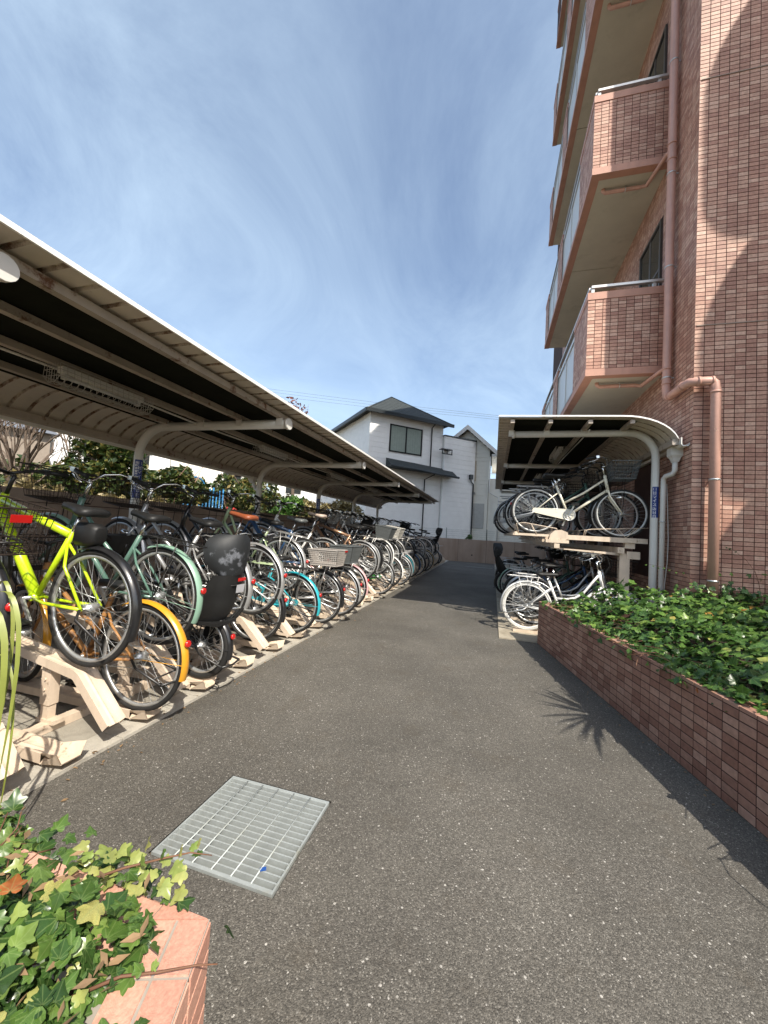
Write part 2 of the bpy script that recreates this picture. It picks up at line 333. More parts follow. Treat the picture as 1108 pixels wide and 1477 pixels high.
def leaf_mat(name, stops, veins=False, rough=.35, trans=.25):
    m = bpy.data.materials.new(name); m.use_nodes = True; t = m.node_tree; n = t.nodes; l = t.links; b = n['Principled BSDF']; o = n['Material Output']
    b.inputs['Roughness'].default_value = rough; b.inputs['Specular IOR Level'].default_value = .5
    at = n.new('ShaderNodeAttribute'); at.attribute_name = 'tone'
    rp = n.new('ShaderNodeValToRGB'); cr = rp.color_ramp
    while len(cr.elements) < len(stops): cr.elements.new(.5)
    for e, (p, c) in zip(cr.elements, stops): e.position = p; e.color = (*c, 1)
    l.new(at.outputs['Fac'], rp.inputs[0]); last = rp.outputs[0]
    if veins:
        uv = n.new('ShaderNodeUVMap'); s = n.new('ShaderNodeSeparateXYZ'); l.new(uv.outputs[0], s.inputs[0])
        ax = n.new('ShaderNodeMath'); ax.operation = 'ABSOLUTE'; l.new(s.outputs[0], ax.inputs[0])
        mn = None
        for ang in (0, 42, 78):
            ca, sa = math.cos(R(ang)), math.sin(R(ang))
            # distance of (|x|, y) from the ray at angle ang from +y
            a = n.new('ShaderNodeMath'); a.operation = 'MULTIPLY'; a.inputs[1].default_value = ca; l.new(ax.outputs[0], a.inputs[0])
            c_ = n.new('ShaderNodeMath'); c_.operation = 'MULTIPLY'; c_.inputs[1].default_value = -sa; l.new(s.outputs[1], c_.inputs[0])
            d = n.new('ShaderNodeMath'); d.operation = 'ADD'; l.new(a.outputs[0], d.inputs[0]); l.new(c_.outputs[0], d.inputs[1])
            e = n.new('ShaderNodeMath'); e.operation = 'ABSOLUTE'; l.new(d.outputs[0], e.inputs[0])
            if mn is None: mn = e.outputs[0]
            else:
                q = n.new('ShaderNodeMath'); q.operation = 'MINIMUM'; l.new(mn, q.inputs[0]); l.new(e.outputs[0], q.inputs[1]); mn = q.outputs[0]
        r_ = n.new('ShaderNodeMapRange'); r_.inputs[1].default_value = .030; r_.inputs[2].default_value = .008; r_.inputs[3].default_value = 0; r_.inputs[4].default_value = .34; l.new(mn, r_.inputs[0])
        mx = n.new('ShaderNodeMix'); mx.data_type = 'RGBA'; l.new(r_.outputs[0], mx.inputs[0]); l.new(last, mx.inputs[6]); mx.inputs[7].default_value = (.26, .34, .12, 1); last = mx.outputs[2]
    tcn = n.new('ShaderNodeTexCoord'); nz = n.new('ShaderNodeTexNoise'); nz.inputs['Scale'].default_value = 35; nz.inputs['Detail'].default_value = 3; l.new(tcn.outputs['Object'], nz.inputs[0])
    mrn = n.new('ShaderNodeMapRange'); mrn.inputs[1].default_value = .3; mrn.inputs[2].default_value = .7; mrn.inputs[3].default_value = .75; mrn.inputs[4].default_value = 1.25; l.new(nz.outputs[0], mrn.inputs[0])
    mul = n.new('ShaderNodeMix'); mul.data_type = 'RGBA'; mul.blend_type = 'MULTIPLY'; mul.inputs[0].default_value = 1; l.new(last, mul.inputs[6]); l.new(mrn.outputs[0], mul.inputs[7]); last = mul.outputs[2]
    l.new(last, b.inputs['Base Color'])
    tr = n.new('ShaderNodeBsdfTranslucent'); l.new(last, tr.inputs[0]); ms = n.new('ShaderNodeMixShader'); ms.inputs[0].default_value = trans
    l.new(b.outputs[0], ms.inputs[1]); l.new(tr.outputs[0], ms.inputs[2]); l.new(ms.outputs[0], o.inputs[0])
    return m
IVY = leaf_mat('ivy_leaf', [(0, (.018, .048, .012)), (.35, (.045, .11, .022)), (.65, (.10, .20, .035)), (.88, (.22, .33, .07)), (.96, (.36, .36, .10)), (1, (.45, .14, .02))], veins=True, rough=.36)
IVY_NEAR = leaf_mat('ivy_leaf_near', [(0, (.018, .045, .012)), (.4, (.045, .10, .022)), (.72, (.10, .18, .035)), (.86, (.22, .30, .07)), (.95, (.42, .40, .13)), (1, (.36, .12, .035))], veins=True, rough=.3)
EVERG = leaf_mat('evergreen_leaf', [(0, (.018, .035, .009)), (.5, (.05, .085, .02)), (.8, (.13, .15, .04)), (1, (.28, .2, .06))])
LIME_LEAF = leaf_mat('bright_leaf', [(0, (.03, .08, .016)), (.6, (.09, .20, .04)), (1, (.2, .32, .07))])
DRY_LEAF = leaf_mat('dry_leaf', [(0, (.14, .10, .045)), (.5, (.30, .25, .10)), (1, (.52, .44, .28))])
RED_LEAF = leaf_mat('red_leaf', [(0, (.12, .04, .035)), (1, (.26, .11, .09))])
# ------------------------------------------------------------ ground
GX0, GX1, GY0, GY1 = -1.229, -.681, 1.261, 1.769      # drain grate opening
g = G(); S_ = 300
for x0, x1, y0, y1 in ((-S_, GX0, -S_, S_), (GX1, S_, -S_, S_), (GX0, GX1, -S_, GY0), (GX0, GX1, GY1, S_)):
    g.add([(x0, y0, -.02), (x1, y0, -.02), (x1, y1, -.02), (x0, y1, -.02)], [(0, 1, 2, 3)])
struct('ground', g, M('earth', (.13, .105, .075), .95, var=.3, vscale=1.2, bump=.5, bscale=20))
g = G()
ax0, ax1, ay0, ay1 = -2.02, 3.2, -8, 19.02
for x0, x1, y0, y1 in ((ax0, GX0, ay0, ay1), (GX1, ax1, ay0, ay1), (GX0, GX1, ay0, GY0), (GX0, GX1, GY1, ay1)):
    g.add([(x0, y0, 0), (x1, y0, 0), (x1, y1, 0), (x0, y1, 0)], [(0, 1, 2, 3)])
struct('lane_pavement', g, ASPHALT)
g = G(); g.box(-4.32, -2.165, -3, 19, -.018, .012); struct('left_rack_floor', g, CONC)
y = -3.0; k = 0
kerb = tag(link('kerb', None, None, (-2.08, 0, 0)), kind='structure')
while y < 19:
    g = G(); g.box(-2.16, -2.0, y + .003, y + .597 if y + .6 < 19 else 18.99, -.018, .018 + rnd.uniform(-.001, .001))
    part('kerb_stone', g, KERB, kerb); y += .6
g = G(); g.box(.13, 2.17, 5.24, 19, -.018, .014); struct('right_rack_floor', g, M('concrete_right', (.36, .315, .24), .9, var=.2, vscale=3, bump=.4, bscale=90, spots=((.2, .165, .11), 2.5, .52, .2)))
g = G(); g.add([(-1.05, 16.15, .004), (.05, 16.15, .004), (.05, 16.27, .004), (-1.05, 16.27, .004)], [(0, 1, 2, 3)])
struct('pavement_marking', g, M('worn_paint', (.30, .30, .28), .8, var=.3, spots=((.06, .06, .055), 12, .55, .1)))

# drain grate -----------------------------------------------------------
gr = thing('drain_grate', 'square galvanised steel drain grate set into the asphalt lane', 'drain grate', ((GX0 + GX1) / 2, (GY0 + GY1) / 2, 0))
GALV = M('galv_bars', (.40, .43, .42), .55, .3, var=.18, vscale=18, spots=((.33, .33, .27), 5, .55, .15))
g = G()
for a in ((GX0 + .008, GX1 - .008, GY0 + .008, GY0 + .020), (GX0 + .008, GX1 - .008, GY1 - .020, GY1 - .008), (GX0 + .008, GX0 + .016, GY0 + .020, GY1 - .020), (GX1 - .016, GX1 - .008, GY0 + .020, GY1 - .020)):
    g.box(*a, -.03, .003)
part('grate_frame', g, GALV, gr)
nb = 17
sh = G(); sh.box(-.2575, .2575, -.0028, .0028, -.034, .001); sh.obb((0, .0075, -.014), (.2575, 0, 0), (0, .0065, -.009), (0, .0006, .0010)); shm = sh.mesh('bearing_bar', GALV)  # slanted plate added to each bar to imitate its sunlit face
for k in range(nb):
    link('bearing_bar', shm, gr, (0, -.232 + k * .464 / (nb - 1), 0), (0, 0, rnd.uniform(-.002, .002)))
rd = G(); rd.tube([(0, -.236, 0), (0, .236, 0)], .0035, 6); rdm = rd.mesh('cross_rod', GALV)
for k in range(5): link('cross_rod', rdm, gr, (-.2575 + .515 * (k + 1) / 6, 0, .0025))
g = G()
g.box(GX0 - .05, GX0, GY0 - .05, GY1 + .05, -.32, -.022); g.box(GX1, GX1 + .05, GY0 - .05, GY1 + .05, -.32, -.022)
g.box(GX0, GX1, GY0 - .05, GY0, -.32, -.022); g.box(GX0, GX1, GY1, GY1 + .05, -.32, -.022); g.box(GX0, GX1, GY0, GY1, -.36, -.32)
part('pit', g, M('pit_concrete', (.10, .09, .07), .95, var=.4), gr)
g = G(); g.obb((-.775, 1.345, .0047), (.010, .006, 0), (-.004, .007, 0), (0, 0, .0008)); part('blue_paint_spot', g, M('blue_spot', (.02, .08, .3), .5), gr)

# boundary walls ----------------------------------------------------------
bw = thing('boundary_wall', 'long brown rendered boundary wall behind the left bicycle row', 'wall', (-4.4, 0, 0))
y = -3.0
while y < 18.9:
    y2 = min(y + 1.2, 18.98)
    g = G(); g.box(-4.45, -4.33, y + .006, y2 - .006, -.02, 1.37); part('panel', g, WALLC, bw)
    g = G(); g.box(-4.46, -4.322, y + .004, y2 - .004, 1.378, 1.5); part('coping', g, WALLC, bw); y = y2
g = G(); g.box(-4.44, -4.345, -3, 18.97, -.02, 1.49); part('core', g, GROUT, bw)
ew = thing('end_wall', 'low brown rendered wall closing the far end of the lane', 'wall', (-1, 19, 0))
xs = [-4.46, -3.3, -1.6, -.28, 1.0, 2.3, 3.6]
for a, b in zip(xs[:-1], xs[1:]):
    g = G(); g.box(a + .006, b - .006, 19.0, 19.14, -.02, 1.08); part('panel', g, ENDWALL, ew)
g = G(); g.box(-4.4, 3.5, 19.02, 19.12, 0, 1.07); part('core', g, GROUT, ew)
g = G(); g.tube([(-.93, 18.985, .34), (-.93, 19.03, .34)], .035, 12); part('drain_hole', g, BLACK, ew)
mf = thing('mesh_fence', 'thin grey green wire mesh fence along the top of the low end wall', 'fence', (-2, 19.08, 1.08))
FW = M('fence_wire', (.25, .28, .25), .5, .4)
g = G()
x = -4.3
while x < 3.4:
    g.tube([(x, 19.07, 1.09), (x, 19.07, 1.55)], .0022, 3, cap=False); x += .06
for z in np.arange(1.12, 1.56, .1): g.tube([(-4.3, 19.075, z), (3.4, 19.075, z)], .003, 3, cap=False)
part('wire_panel', g, FW, mf)
for x in (-4.2, -2.2, -.28, 1.7): 
    g = G(); g.tube([(x, 19.09, 1.08), (x, 19.09, 1.6)], .018, 8); part('post', g, FW, mf)

# ------------------------------------------------------------ tiles
TV = lambda w, h, d, b: [(-w, -h, 0), (w, -h, 0), (w, h, 0), (-w, h, 0), (-w + b, -h + b, d), (w - b, -h + b, d), (w - b, h - b, d), (-w + b, h - b, d)]
TF = [(4, 5, 6, 7), (0, 1, 5, 4), (1, 2, 6, 5), (2, 3, 7, 6), (3, 0, 4, 7)]
def tile_basis(u, n): return np.array([u, (0, 0, 1) if abs(n[2]) < .5 else np.cross(n, u), n], float)
tile_mesh_cache = {}
def tile_mesh(w, h, d, mat, u, n, tone_i):
    key = (round(w, 4), round(h, 4), mat.name, tuple(np.round(u, 3)), tuple(n), tone_i)
    if key not in tile_mesh_cache:
        bs = tile_basis(u, n); vv = [tuple(np.array(p) @ bs) for p in TV(w, h, d, .0012)]
        q = G(); q.add(vv, TF); q.tone = [tone_i / 7.] * 5; tile_mesh_cache[key] = q.mesh('tile', mat)
    return tile_mesh_cache[key]
TD = .0028
def emit_tiles(items, mat, limit, stuff_name='tiles'):
    """items: list of (centre, half w, half h, u, n, parent); the nearest `limit` become objects, the rest one mesh per parent"""
    cpos = np.array([0, 0, CAM_H])
    items = sorted(items, key=lambda t: np.linalg.norm(np.array(t[0]) - cpos))
    r2 = random.Random(3)
    for c, hw, hh, u, n, par in items[:limit]:
        o = wpos(par); j = [c[i] - o[i] + n[i] * r2.uniform(-.0003, .0003) for i in range(3)]
        link('tile', tile_mesh(hw, hh, TD, mat, u, n, r2.randint(0, 7)), par, j)
    rest = {}
    for it in items[limit:]: rest.setdefault(it[5].name, []).append(it)
    for nm, its in rest.items():
        par = its[0][5]; o = np.array(wpos(par)); vs_, fs, tn = [], [], []
        for i, (c, hw, hh, u, n, _) in enumerate(its):
            bs = tile_basis(u, n); vs_.append(np.array(TV(hw, hh, TD, .0012)) @ bs + np.array(c) - o + np.array(n) * r2.uniform(-.0003, .0003))
            fs.append(np.array(TF) + 8 * i); tn += [r2.random()] * 5
        tag(link(stuff_name, np_mesh(stuff_name, np.concatenate(vs_), np.concatenate(fs), mat, tn), par), kind='stuff')
def tile_rows(p0, u, n, length, z0, z1, par, pu=.1, pv=.05, gap=.0062, skip=None, partial=True):
    items = []; nu = int(math.ceil(length / pu - 1e-6)); nv = int(round((z1 - z0) / pv))
    for i in range(nu):
        a, b = i * pu, min((i + 1) * pu, length)
        if b - a < .02: continue
        for j in range(nv):
            zc = z0 + (j + .5) * pv; s = (a + b) / 2
            c = (p0[0] + u[0] * s, p0[1] + u[1] * s, zc)
            if skip and skip(c): continue
            items.append((c, (b - a - gap) / 2, (pv - gap) / 2, u, n, par))
    return items

# ------------------------------------------------------------ right planter
A = np.array([.59, 5.23]); dirp = np.array([.67, -2.98]); dirp /= np.linalg.norm(dirp); nrm = np.array([-abs(dirp[1]), -dirp[0]]); nrm = np.array([dirp[1], -dirp[0]]); nrm = nrm if nrm[0] < 0 else -nrm
LP = 6.6; PH = .525
pw = thing('planter_wall', 'low planter wall of reddish brown tiles along the right of the lane, holding ivy', 'planter', (A[0], A[1], 0))
inn = -nrm * .11
def P3(s, off, z): q = A + dirp * s - nrm * off; return (q[0], q[1], z)
g = G()
g.add([P3(0, 0, -.02), P3(LP, 0, -.02), P3(LP, .12, -.02), P3(.12, .12, -.02), P3(0, 0, PH - .006), P3(LP, 0, PH - .006), P3(LP, .12, PH - .006), P3(.12, .12, PH - .006)], [(4, 5, 6, 7), (0, 4, 5, 1), (2, 6, 7, 3)][0:3] + [(0, 3, 7, 4)])
g.box(A[0] + .03, 2.16, 5.12, 5.225, -.02, PH - .006)
part('wall_core', g, GROUT, pw)
u3, n3 = (dirp[0], dirp[1], 0), (nrm[0], nrm[1], 0)
items = tile_rows((A[0], A[1], 0), u3, n3, LP, .0, PH - .025, pw)
items = [((c[0], c[1], c[2] + .0), *r) for c, *r in items]
for i in range(int(LP / .1)):     # row flush with the coping, and coping tiles
    s = (i + .5) * .1
    items.append((P3(s, 0, PH - .0125 + .0), .0475, .0105, u3, n3, pw))
    items.append((P3(s, .028, PH - .006), .0475, .028, u3, (0, 0, 1), pw)); items.append((P3(s, .088, PH - .006), .0475, .028, u3, (0, 0, 1), pw))
items += tile_rows((A[0] + .03, 5.225, 0), (1, 0, 0), (0, 1, 0), 1.5, 0, .5, pw)
TILE_P = ramp_mat('tile_planter', [(0, (.28, .14, .10)), (.35, (.34, .18, .13)), (.6, (.39, .22, .16)), (.85, (.44, .26, .19)), (1, (.49, .30, .225))], rough=.6)
emit_tiles(items, TILE_P, 290)
g = G(); pts = [P3(.1, .1, .45), P3(LP, .1, .45), (4.5, P3(LP, .1, 0)[1], .45), (4.5, 5.18, .45), (A[0] + .1, 5.12, .45)]
g.add(pts, [(0, 1, 2, 3, 4)]); part('soil', g, SOIL, pw)

# near-left planter
pl = thing('planter_wall', 'corner of a salmon pink tiled planter with pale joints, nearest on the left', 'planter', (-.5, .68, 0))
C0 = np.array([-.5, .68]); dl = np.array([.06, -.16]); dl /= np.linalg.norm(dl); nl = np.array([-dl[1], dl[0]])
g = G(); LL = 1.2
def Q3(s, off, z): q = C0 + dl * s - nl * off; return (q[0], q[1], z)
g.add([Q3(0, 0, -.02), Q3(LL, 0, -.02), Q3(LL, .14, -.02), Q3(0, .14, -.02), Q3(0, 0, PH - .005), Q3(LL, 0, PH - .005), Q3(LL, .14, PH - .005), Q3(0, .14, PH - .005)], [(4, 7, 6, 5), (0, 4, 5, 1)][:2] + [(0, 1, 5, 4), (3, 2, 6, 7), (0, 4, 7, 3)])
g.box(-3.0, -.53, .567, .673, -.02, PH - .009); part('wall_core', g, GROUT_L, pl)
ul, n_l = (dl[0], dl[1], 0), (nl[0], nl[1], 0); items = []
for i in range(12):
    s = (i + .5) * .1
    for off in (.030, .092): items.append((Q3(s, off, PH - .005), .0475, .0285, ul, (0, 0, 1), pl))
    for j in range(10): items.append((Q3(s, 0, PH - .03 - j * .05), .0475, .0225, ul, n_l, pl))
for i in range(24):
    xc = -.70 - i * .1
    for yc in (.645, .588): items.append(((xc + .045, yc, PH - .005), .0475, .0265, (1, 0, 0), (0, 0, 1), pl))
    for j in range(10): items.append(((xc + .1, .675, PH - .03 - j * .05), .0475, .0225, (1, 0, 0), (0, 1, 0), pl))
emit_tiles(items, TILE_NEAR, 280)
g = G(); g.prism([(-.504, .6765), (-.6035, .6765), (-.6035, .640)], lambda a, b, t: (a, b, t), PH - .005, PH - .002); part('corner_tile', g, TILE_NEAR, pl)
g = G(); g.add([Q3(0, .1, .44), Q3(LL, .1, .44), (-3, -.45, .44), (-3, .6, .44), (-.6, .6, .44)], [(0, 1, 2, 3, 4)][:1]); part('soil', g, SOIL, pl)

# ------------------------------------------------------------ apartment building
BX, BY = 2.17, 5.19; FH = 3.03; ZB = 3.68; NF = 5; YE = 17.5; TOP = 21.1
bd = thing('apartment_building', 'tall apartment block clad in pinkish brown tiles with stacked balconies', 'apartment building', (BX, BY, 0))
g = G(); g.box(BX + .012, 14, BY + .012, YE, -.02, TOP); part('wall', g, GROUT, bd)
wall_o = [c for c in bd.children if c.name.startswith('wall')][0]
wins = []
for k in range(-1, NF + 1):
    zb = ZB + k * FH; wins.append((6.28, 7.05, zb + .25, zb + 2.35)); wins.append((8.5, 10.6, zb + .25, zb + 2.35))
front = tile_rows((BX, BY, 0), (1, 0, 0), (0, -1, 0), 1.9, .4, 12.0, bd, skip=None)
inwin = lambda c: any(a - .05 < c[1] < b + .05 and z0 - .05 < c[2] < z1 + .05 for a, b, z0, z1 in wins)
front = [((c[0], c[1] + .012, c[2]), *r) for c, *r in front if not (.0 and c)]
side = tile_rows((BX + .012, BY + .012, 0), (0, 1, 0), (-1, 0, 0), 2.9, .0, 16.0, bd, skip=inwin) + tile_rows((BX + .012, BY + 2.912, 0), (0, 1, 0), (-1, 0, 0), 7, .0, 9.9, bd, skip=inwin)
balc = []
for k in range(0, NF + 1):
    zb = ZB + k * FH; X0 = 1.18
    b = link('balcony', None, bd, (X0 - BX, 6 - BY, zb))
    g = G(); g.box(X0 + .02, BX + .01, 6.02, 8.195, zb + .004, zb + .16); g.box(X0 + .02, BX + .01, 8.21, 11.49, zb + .004, zb + .16)
    part('soffit_slab', g, CONC_UNDER, b)
    g = G(); g.box(X0, BX + .008, 6.0, 6.12, zb, zb + .10); g.box(X0, BX + .008, 6.0, 6.12, zb + 1.13, zb + 1.235)
    g.box(X0, X0 + .12, 6.12, 11.5, zb, zb + .10)
    for y0, y1 in ((6.12, 7.0), (8.75, 9.35), (10.9, 11.5)): g.box(X0, X0 + .12, y0, y1, zb + 1.13, zb + 1.235)
    part('edge_band', g, PINK, b)
    g = G(); g.box(X0 + .012, BX, 6.012, 6.11, zb + .1, zb + 1.13); part('parapet', g, GROUT, b)
    for y0, y1 in ((6.11, 7.0), (8.75, 9.35), (10.9, 11.5)): g = G(); g.box(X0 + .012, X0 + .11, y0, y1, zb + .1, zb + 1.13); part('parapet', g, GROUT, b)
    balc += tile_rows((X0 + .003, 6.012, 0), (1, 0, 0), (0, -1, 0), BX - X0 - .003, zb + .105, zb + 1.13, b, pv=.05125)
    if k < 4:
        for y0, y1 in ((6.012, 7.0), (8.75, 9.35), (10.9, 11.5)):
            balc += tile_rows((X0 + .012, y0, 0), (0, 1, 0), (-1, 0, 0), y1 - y0, zb + .105, zb + 1.13, b, pv=.05125)
    g = G()
    for y0, y1 in ((7.0, 8.75), (9.35, 10.9)):
        g.box(X0 + .02, X0 + .07, y0, y1, zb + .1, zb + .16); g.box(X0 + .02, X0 + .07, y0, y1, zb + 1.06, zb + 1.12)
        y = y0
        while y < y1 + .01:
            g.box(X0 + .025, X0 + .065, y - .02, y + .02, zb + .16, zb + 1.06); y += (y1 - y0) / 2
    part('rail_frame', g, ALU, b)
    for y0, y1 in ((7.03, 7.85), (7.90, 8.72), (9.38, 10.10), (10.15, 10.87)):
        g = G(); g.box(X0 + .04, X0 + .05, y0, y1, zb + .17, zb + 1.05)
        part('rail_panel', g, M('frosted_panel', (.60, .60, .57), .3, var=.05) if 'frosted_panel' not in bpy.data.materials else bpy.data.materials['frosted_panel'], b)
    g = G(); hz = zb + 1.325
    g.bar((X0 + .05, 6.03, hz), (BX, 6.03, hz), .05, .035); g.bar((X0 + .05, 6.055, hz), (X0 + .05, 11.5, hz), .05, .035)
    for x in (X0 + .07, X0 + .85): g.box(x - .02, x + .02, 6.02, 6.06, zb + 1.235, hz - .017)
    for y in (7.0, 8.75, 9.35, 10.9): g.box(X0 + .03, X0 + .07, y - .02, y + .02, zb + 1.235, hz - .017)
    part('handrail', g, ALU, b)
    g = G(); zz = zb - .055
    g.tube([(X0 + .22, 6.3, zb + .01), (X0 + .22, 6.3, zz + .03), (X0 + .25, 6.3, zz), (BX - .28, 6.3, zz), (BX - .2, 6.25, zz - .03), (BX - .09, 5.84, zz + .02), (BX - .08, 5.76, zz - .02)], .028, 10)
    part('branch_pipe', g, PIPE, b)
    g = G(); g.ring((X0 + .52, 6.3, zz), .031, .006, 12, 4, 'x'); g.box(X0 + .515, X0 + .525, 6.29, 6.31, zz + .03, zb + .006); part('pipe_clamp', g, STEEL, b)
for k in range(0, NF + 1):
    zb = ZB + k * FH
    for (a, b_, z0, z1) in [w_ for w_ in wins if abs(w_[2] - zb - .25) < .01]:
        g = G(); x0, x1 = BX - .012, BX + .03
        g.box(x0, x1, a - .04, a, z0 - .04, z1 + .04); g.box(x0, x1, b_, b_ + .04, z0 - .04, z1 + .04); g.box(x0, x1, a, b_, z1, z1 + .04); g.box(x0, x1, a, b_, z0 - .04, z0)
        mid = (a + b_) / 2; g.box(x0 + .012, x1 - .002, mid - .03, mid + .03, z0, z1); g.box(x0 + .012, x1 - .002, a, mid - .03, (z0 + z1) / 2 + .35, (z0 + z1) / 2 + .39)
        wf = part('window', g, M('window_frame_brown', (.10, .085, .07), .4, .3) if 'window_frame_brown' not in bpy.data.materials else bpy.data.materials['window_frame_brown'], bd)
        g = G(); g.box(BX + .004, BX + .010, a, mid - .03, z0, z1); part('pane', g, DARKGLASS, wf); g = G(); g.box(BX + .004, BX + .010, mid + .03, b_, z0, z1); part('pane', g, DARKGLASS, wf)
emit_tiles(front + side + balc, TILE, 300)
# expansion joints on the front wall
g = G()
for z in (3.9, 6.95, 10.0): g.box(BX + .02, 4, BY - .0005, BY + .011, z - .006, z + .004)
part('sealant_joint', g, M('sealant', (.30, .24, .20), .7), bd)
# main down pipe round the corner
g = G(); g.tube([(2.10, 5.75, 19.5), (2.10, 5.75, 3.34), (2.10, 5.72, 3.24), (2.10, 5.62, 3.215), (2.09, 5.22, 3.20), (2.10, 5.12, 3.195), (2.17, 5.085, 3.19), (2.30, 5.085, 3.19), (2.325, 5.085, 3.165), (2.34, 5.085, 3.08), (2.34, 5.085, .42)], .05, 14)
dp = part('drainpipe', g, PIPE, bd)
g = G()
for c, ax in (((2.10, 5.75, 3.42), 'z'), ((2.10, 5.75, 3.62), 'z'), ((2.10, 5.75, 6.72), 'z'), ((2.10, 5.75, 6.5), 'z'), ((2.10, 5.75, 9.7), 'z'), ((2.17, 5.085, 3.19), 'x'), ((2.30, 5.085, 3.19), 'x'), ((2.34, 5.085, 3.06), 'z'), ((2.095, 5.62, 3.215), 'y'), ((2.09, 5.24, 3.20), 'y')):
    if ax == 'y': g.tube([(c[0], c[1] - .012, c[2]), (c[0], c[1] + .012, c[2])], .056, 14)
    else: g.tube([(c[0] - (.012 if ax == 'x' else 0), c[1], c[2] - (.012 if ax == 'z' else 0)), (c[0] + (.012 if ax == 'x' else 0), c[1], c[2] + (.012 if ax == 'z' else 0))], .056, 14)
part('pipe_collar', g, PIPE, dp)
for c in ((2.10, 5.75, 3.5), (2.10, 5.75, 5.0), (2.10, 5.75, 6.3), (2.10, 5.75, 7.9), (2.10, 5.75, 9.3), (2.10, 5.75, 11.2), (2.34, 5.085, 2.07), (2.34, 5.085, .95)):
    g = G(); g.tube([(c[0], c[1], c[2] - .009), (c[0], c[1], c[2] + .009)], .054, 14)
    if c[1] > 5.5: g.box(c[0], 2.2, c[1] - .006, c[1] + .006, c[2] - .006, c[2] + .006)
    else: g.box(c[0] - .005, c[0] + .005, c[1], 5.21, c[2] - .006, c[2] + .006)
    part('pipe_clamp', g, STEEL, dp)
# unseen wing with round balconies, placed and shaped to cast the curved shade
wg = link('street_wing', None, bd, (6 - BX, 0 - BY, 0))
g = G(); g.box(6.28, 14, 2.0, 5.1, -.02, TOP); part('wall', g, TILE, wg)
for k in range(-2, 4):
    zc = 10.42 + k * FH; g = G(); n_ = 40
    rg = [[(6.26 + rr * math.cos(2 * math.pi * i / n_), 2.6 + rr * math.sin(2 * math.pi * i / n_), z) for i in range(n_)] for rr, z in ((1.2, zc), (1.2, zc + 1.2), (1.08, zc + 1.2), (1.08, zc + .16), (.01, zc + .16))]
    g.loft(rg, smooth=False); part('round_balcony', g, PINK, wg)

# ------------------------------------------------------------ canopies
def pfaces(path, y0, y1, t):      # solid strip following an xz path
    g_ = G(); m = len(path); vs_ = []
    for (x, z) in path: vs_ += [(x, y0, z), (x, y1, z), (x, y1, z + t), (x, y0, z + t)]
    fs = []
    for i in range(m - 1):
        for j in range(4): fs.append((i * 4 + j, i * 4 + (j + 1) % 4, i * 4 + 4 + (j + 1) % 4, i * 4 + 4 + j))
    fs += [(0, 1, 2, 3)[::-1], tuple((m - 1) * 4 + j for j in range(4))]
    return g_.add(vs_, fs)
def deck_sheet(path, y0, y1, pitch=.15, rib=.018, rw=.02):
    ys = []; y = y0
    while y < y1 - .01:
        ys += [(y, 0), (min(y + pitch - rw * 1.6, y1), 0), (min(y + pitch - rw * 1.3, y1), rib), (min(y + pitch - rw * .3, y1), rib)]; y += pitch
    ys.append((y1, 0)); rows = []
    for i, (x, z) in enumerate(path):
        a = path[max(i - 1, 0)]; b = path[min(i + 1, len(path) - 1)]; tx, tz = b[0] - a[0], b[1] - a[1]; l_ = math.hypot(tx, tz); nx, nz = -tz / l_, tx / l_
        if nz < 0 or (abs(nz) < 1e-6 and False): nx, nz = -nx, -nz
        rows.append([(x + nx * h, yy, z + nz * h) for yy, h in ys])
    g_ = G(); return g_.grid(rows, smooth=False)
def cage_light(loc, label, group, dirn='y'):
    t = thing('caged_light', label, 'light', loc, (0, 0, 0 if dirn == 'y' else R(90)), group)
    q = G(); q.box(-.03, .03, -.33, .33, -.045, 0); part('batten', q.shift(loc) if 0 else G_shift(q, loc), WHITE_METAL, t)
    q = G(); q.tube([(0, -.29, -.068), (0, .29, -.068)], .014, 10); q.box(-.02, .02, -.31, -.28, -.085, -.045); q.box(-.02, .02, .28, .31, -.085, -.045); part('tube_lamp', G_shift(q, loc), M('lamp_glass', (.6, .6, .58), .3) if 'lamp_glass' not in bpy.data.materials else bpy.data.materials['lamp_glass'], t)
    q = G(); r_ = .0022
    prof = [(-.075, .0), (-.085, -.09), (-.03, -.135), (.03, -.135), (.085, -.09), (.075, .0)]
    for i in range(17):
        y = -.38 + .76 * i / 16; q.tube([(x, y, z) for x, z in prof], r_, 4, cap=False)
    for (x, z) in prof + [(-.08, -.045), (.08, -.045)]: q.tube([(x, -.38, z), (x, .38, z)], r_, 4, cap=False)
    for y in (-.38, .38):
        for x in (-.05, -.025, 0, .025, .05): q.tube([(x, y, 0), (x, y, -.13 if abs(x) < .04 else -.12)], r_, 4, cap=False)
        q.tube([(-.08, y, -.045), (.08, y, -.045)], r_, 4, cap=False); q.tube([(-.085, y, -.09), (.085, y, -.09)], r_, 4, cap=False)
    part('wire_cage', G_shift(q, loc), M('cage_wire', (.5, .47, .42), .5, .2) if 'cage_wire' not in bpy.data.materials else bpy.data.materials['cage_wire'], t)
    return t
def G_shift(q, loc): return q.shift(loc)

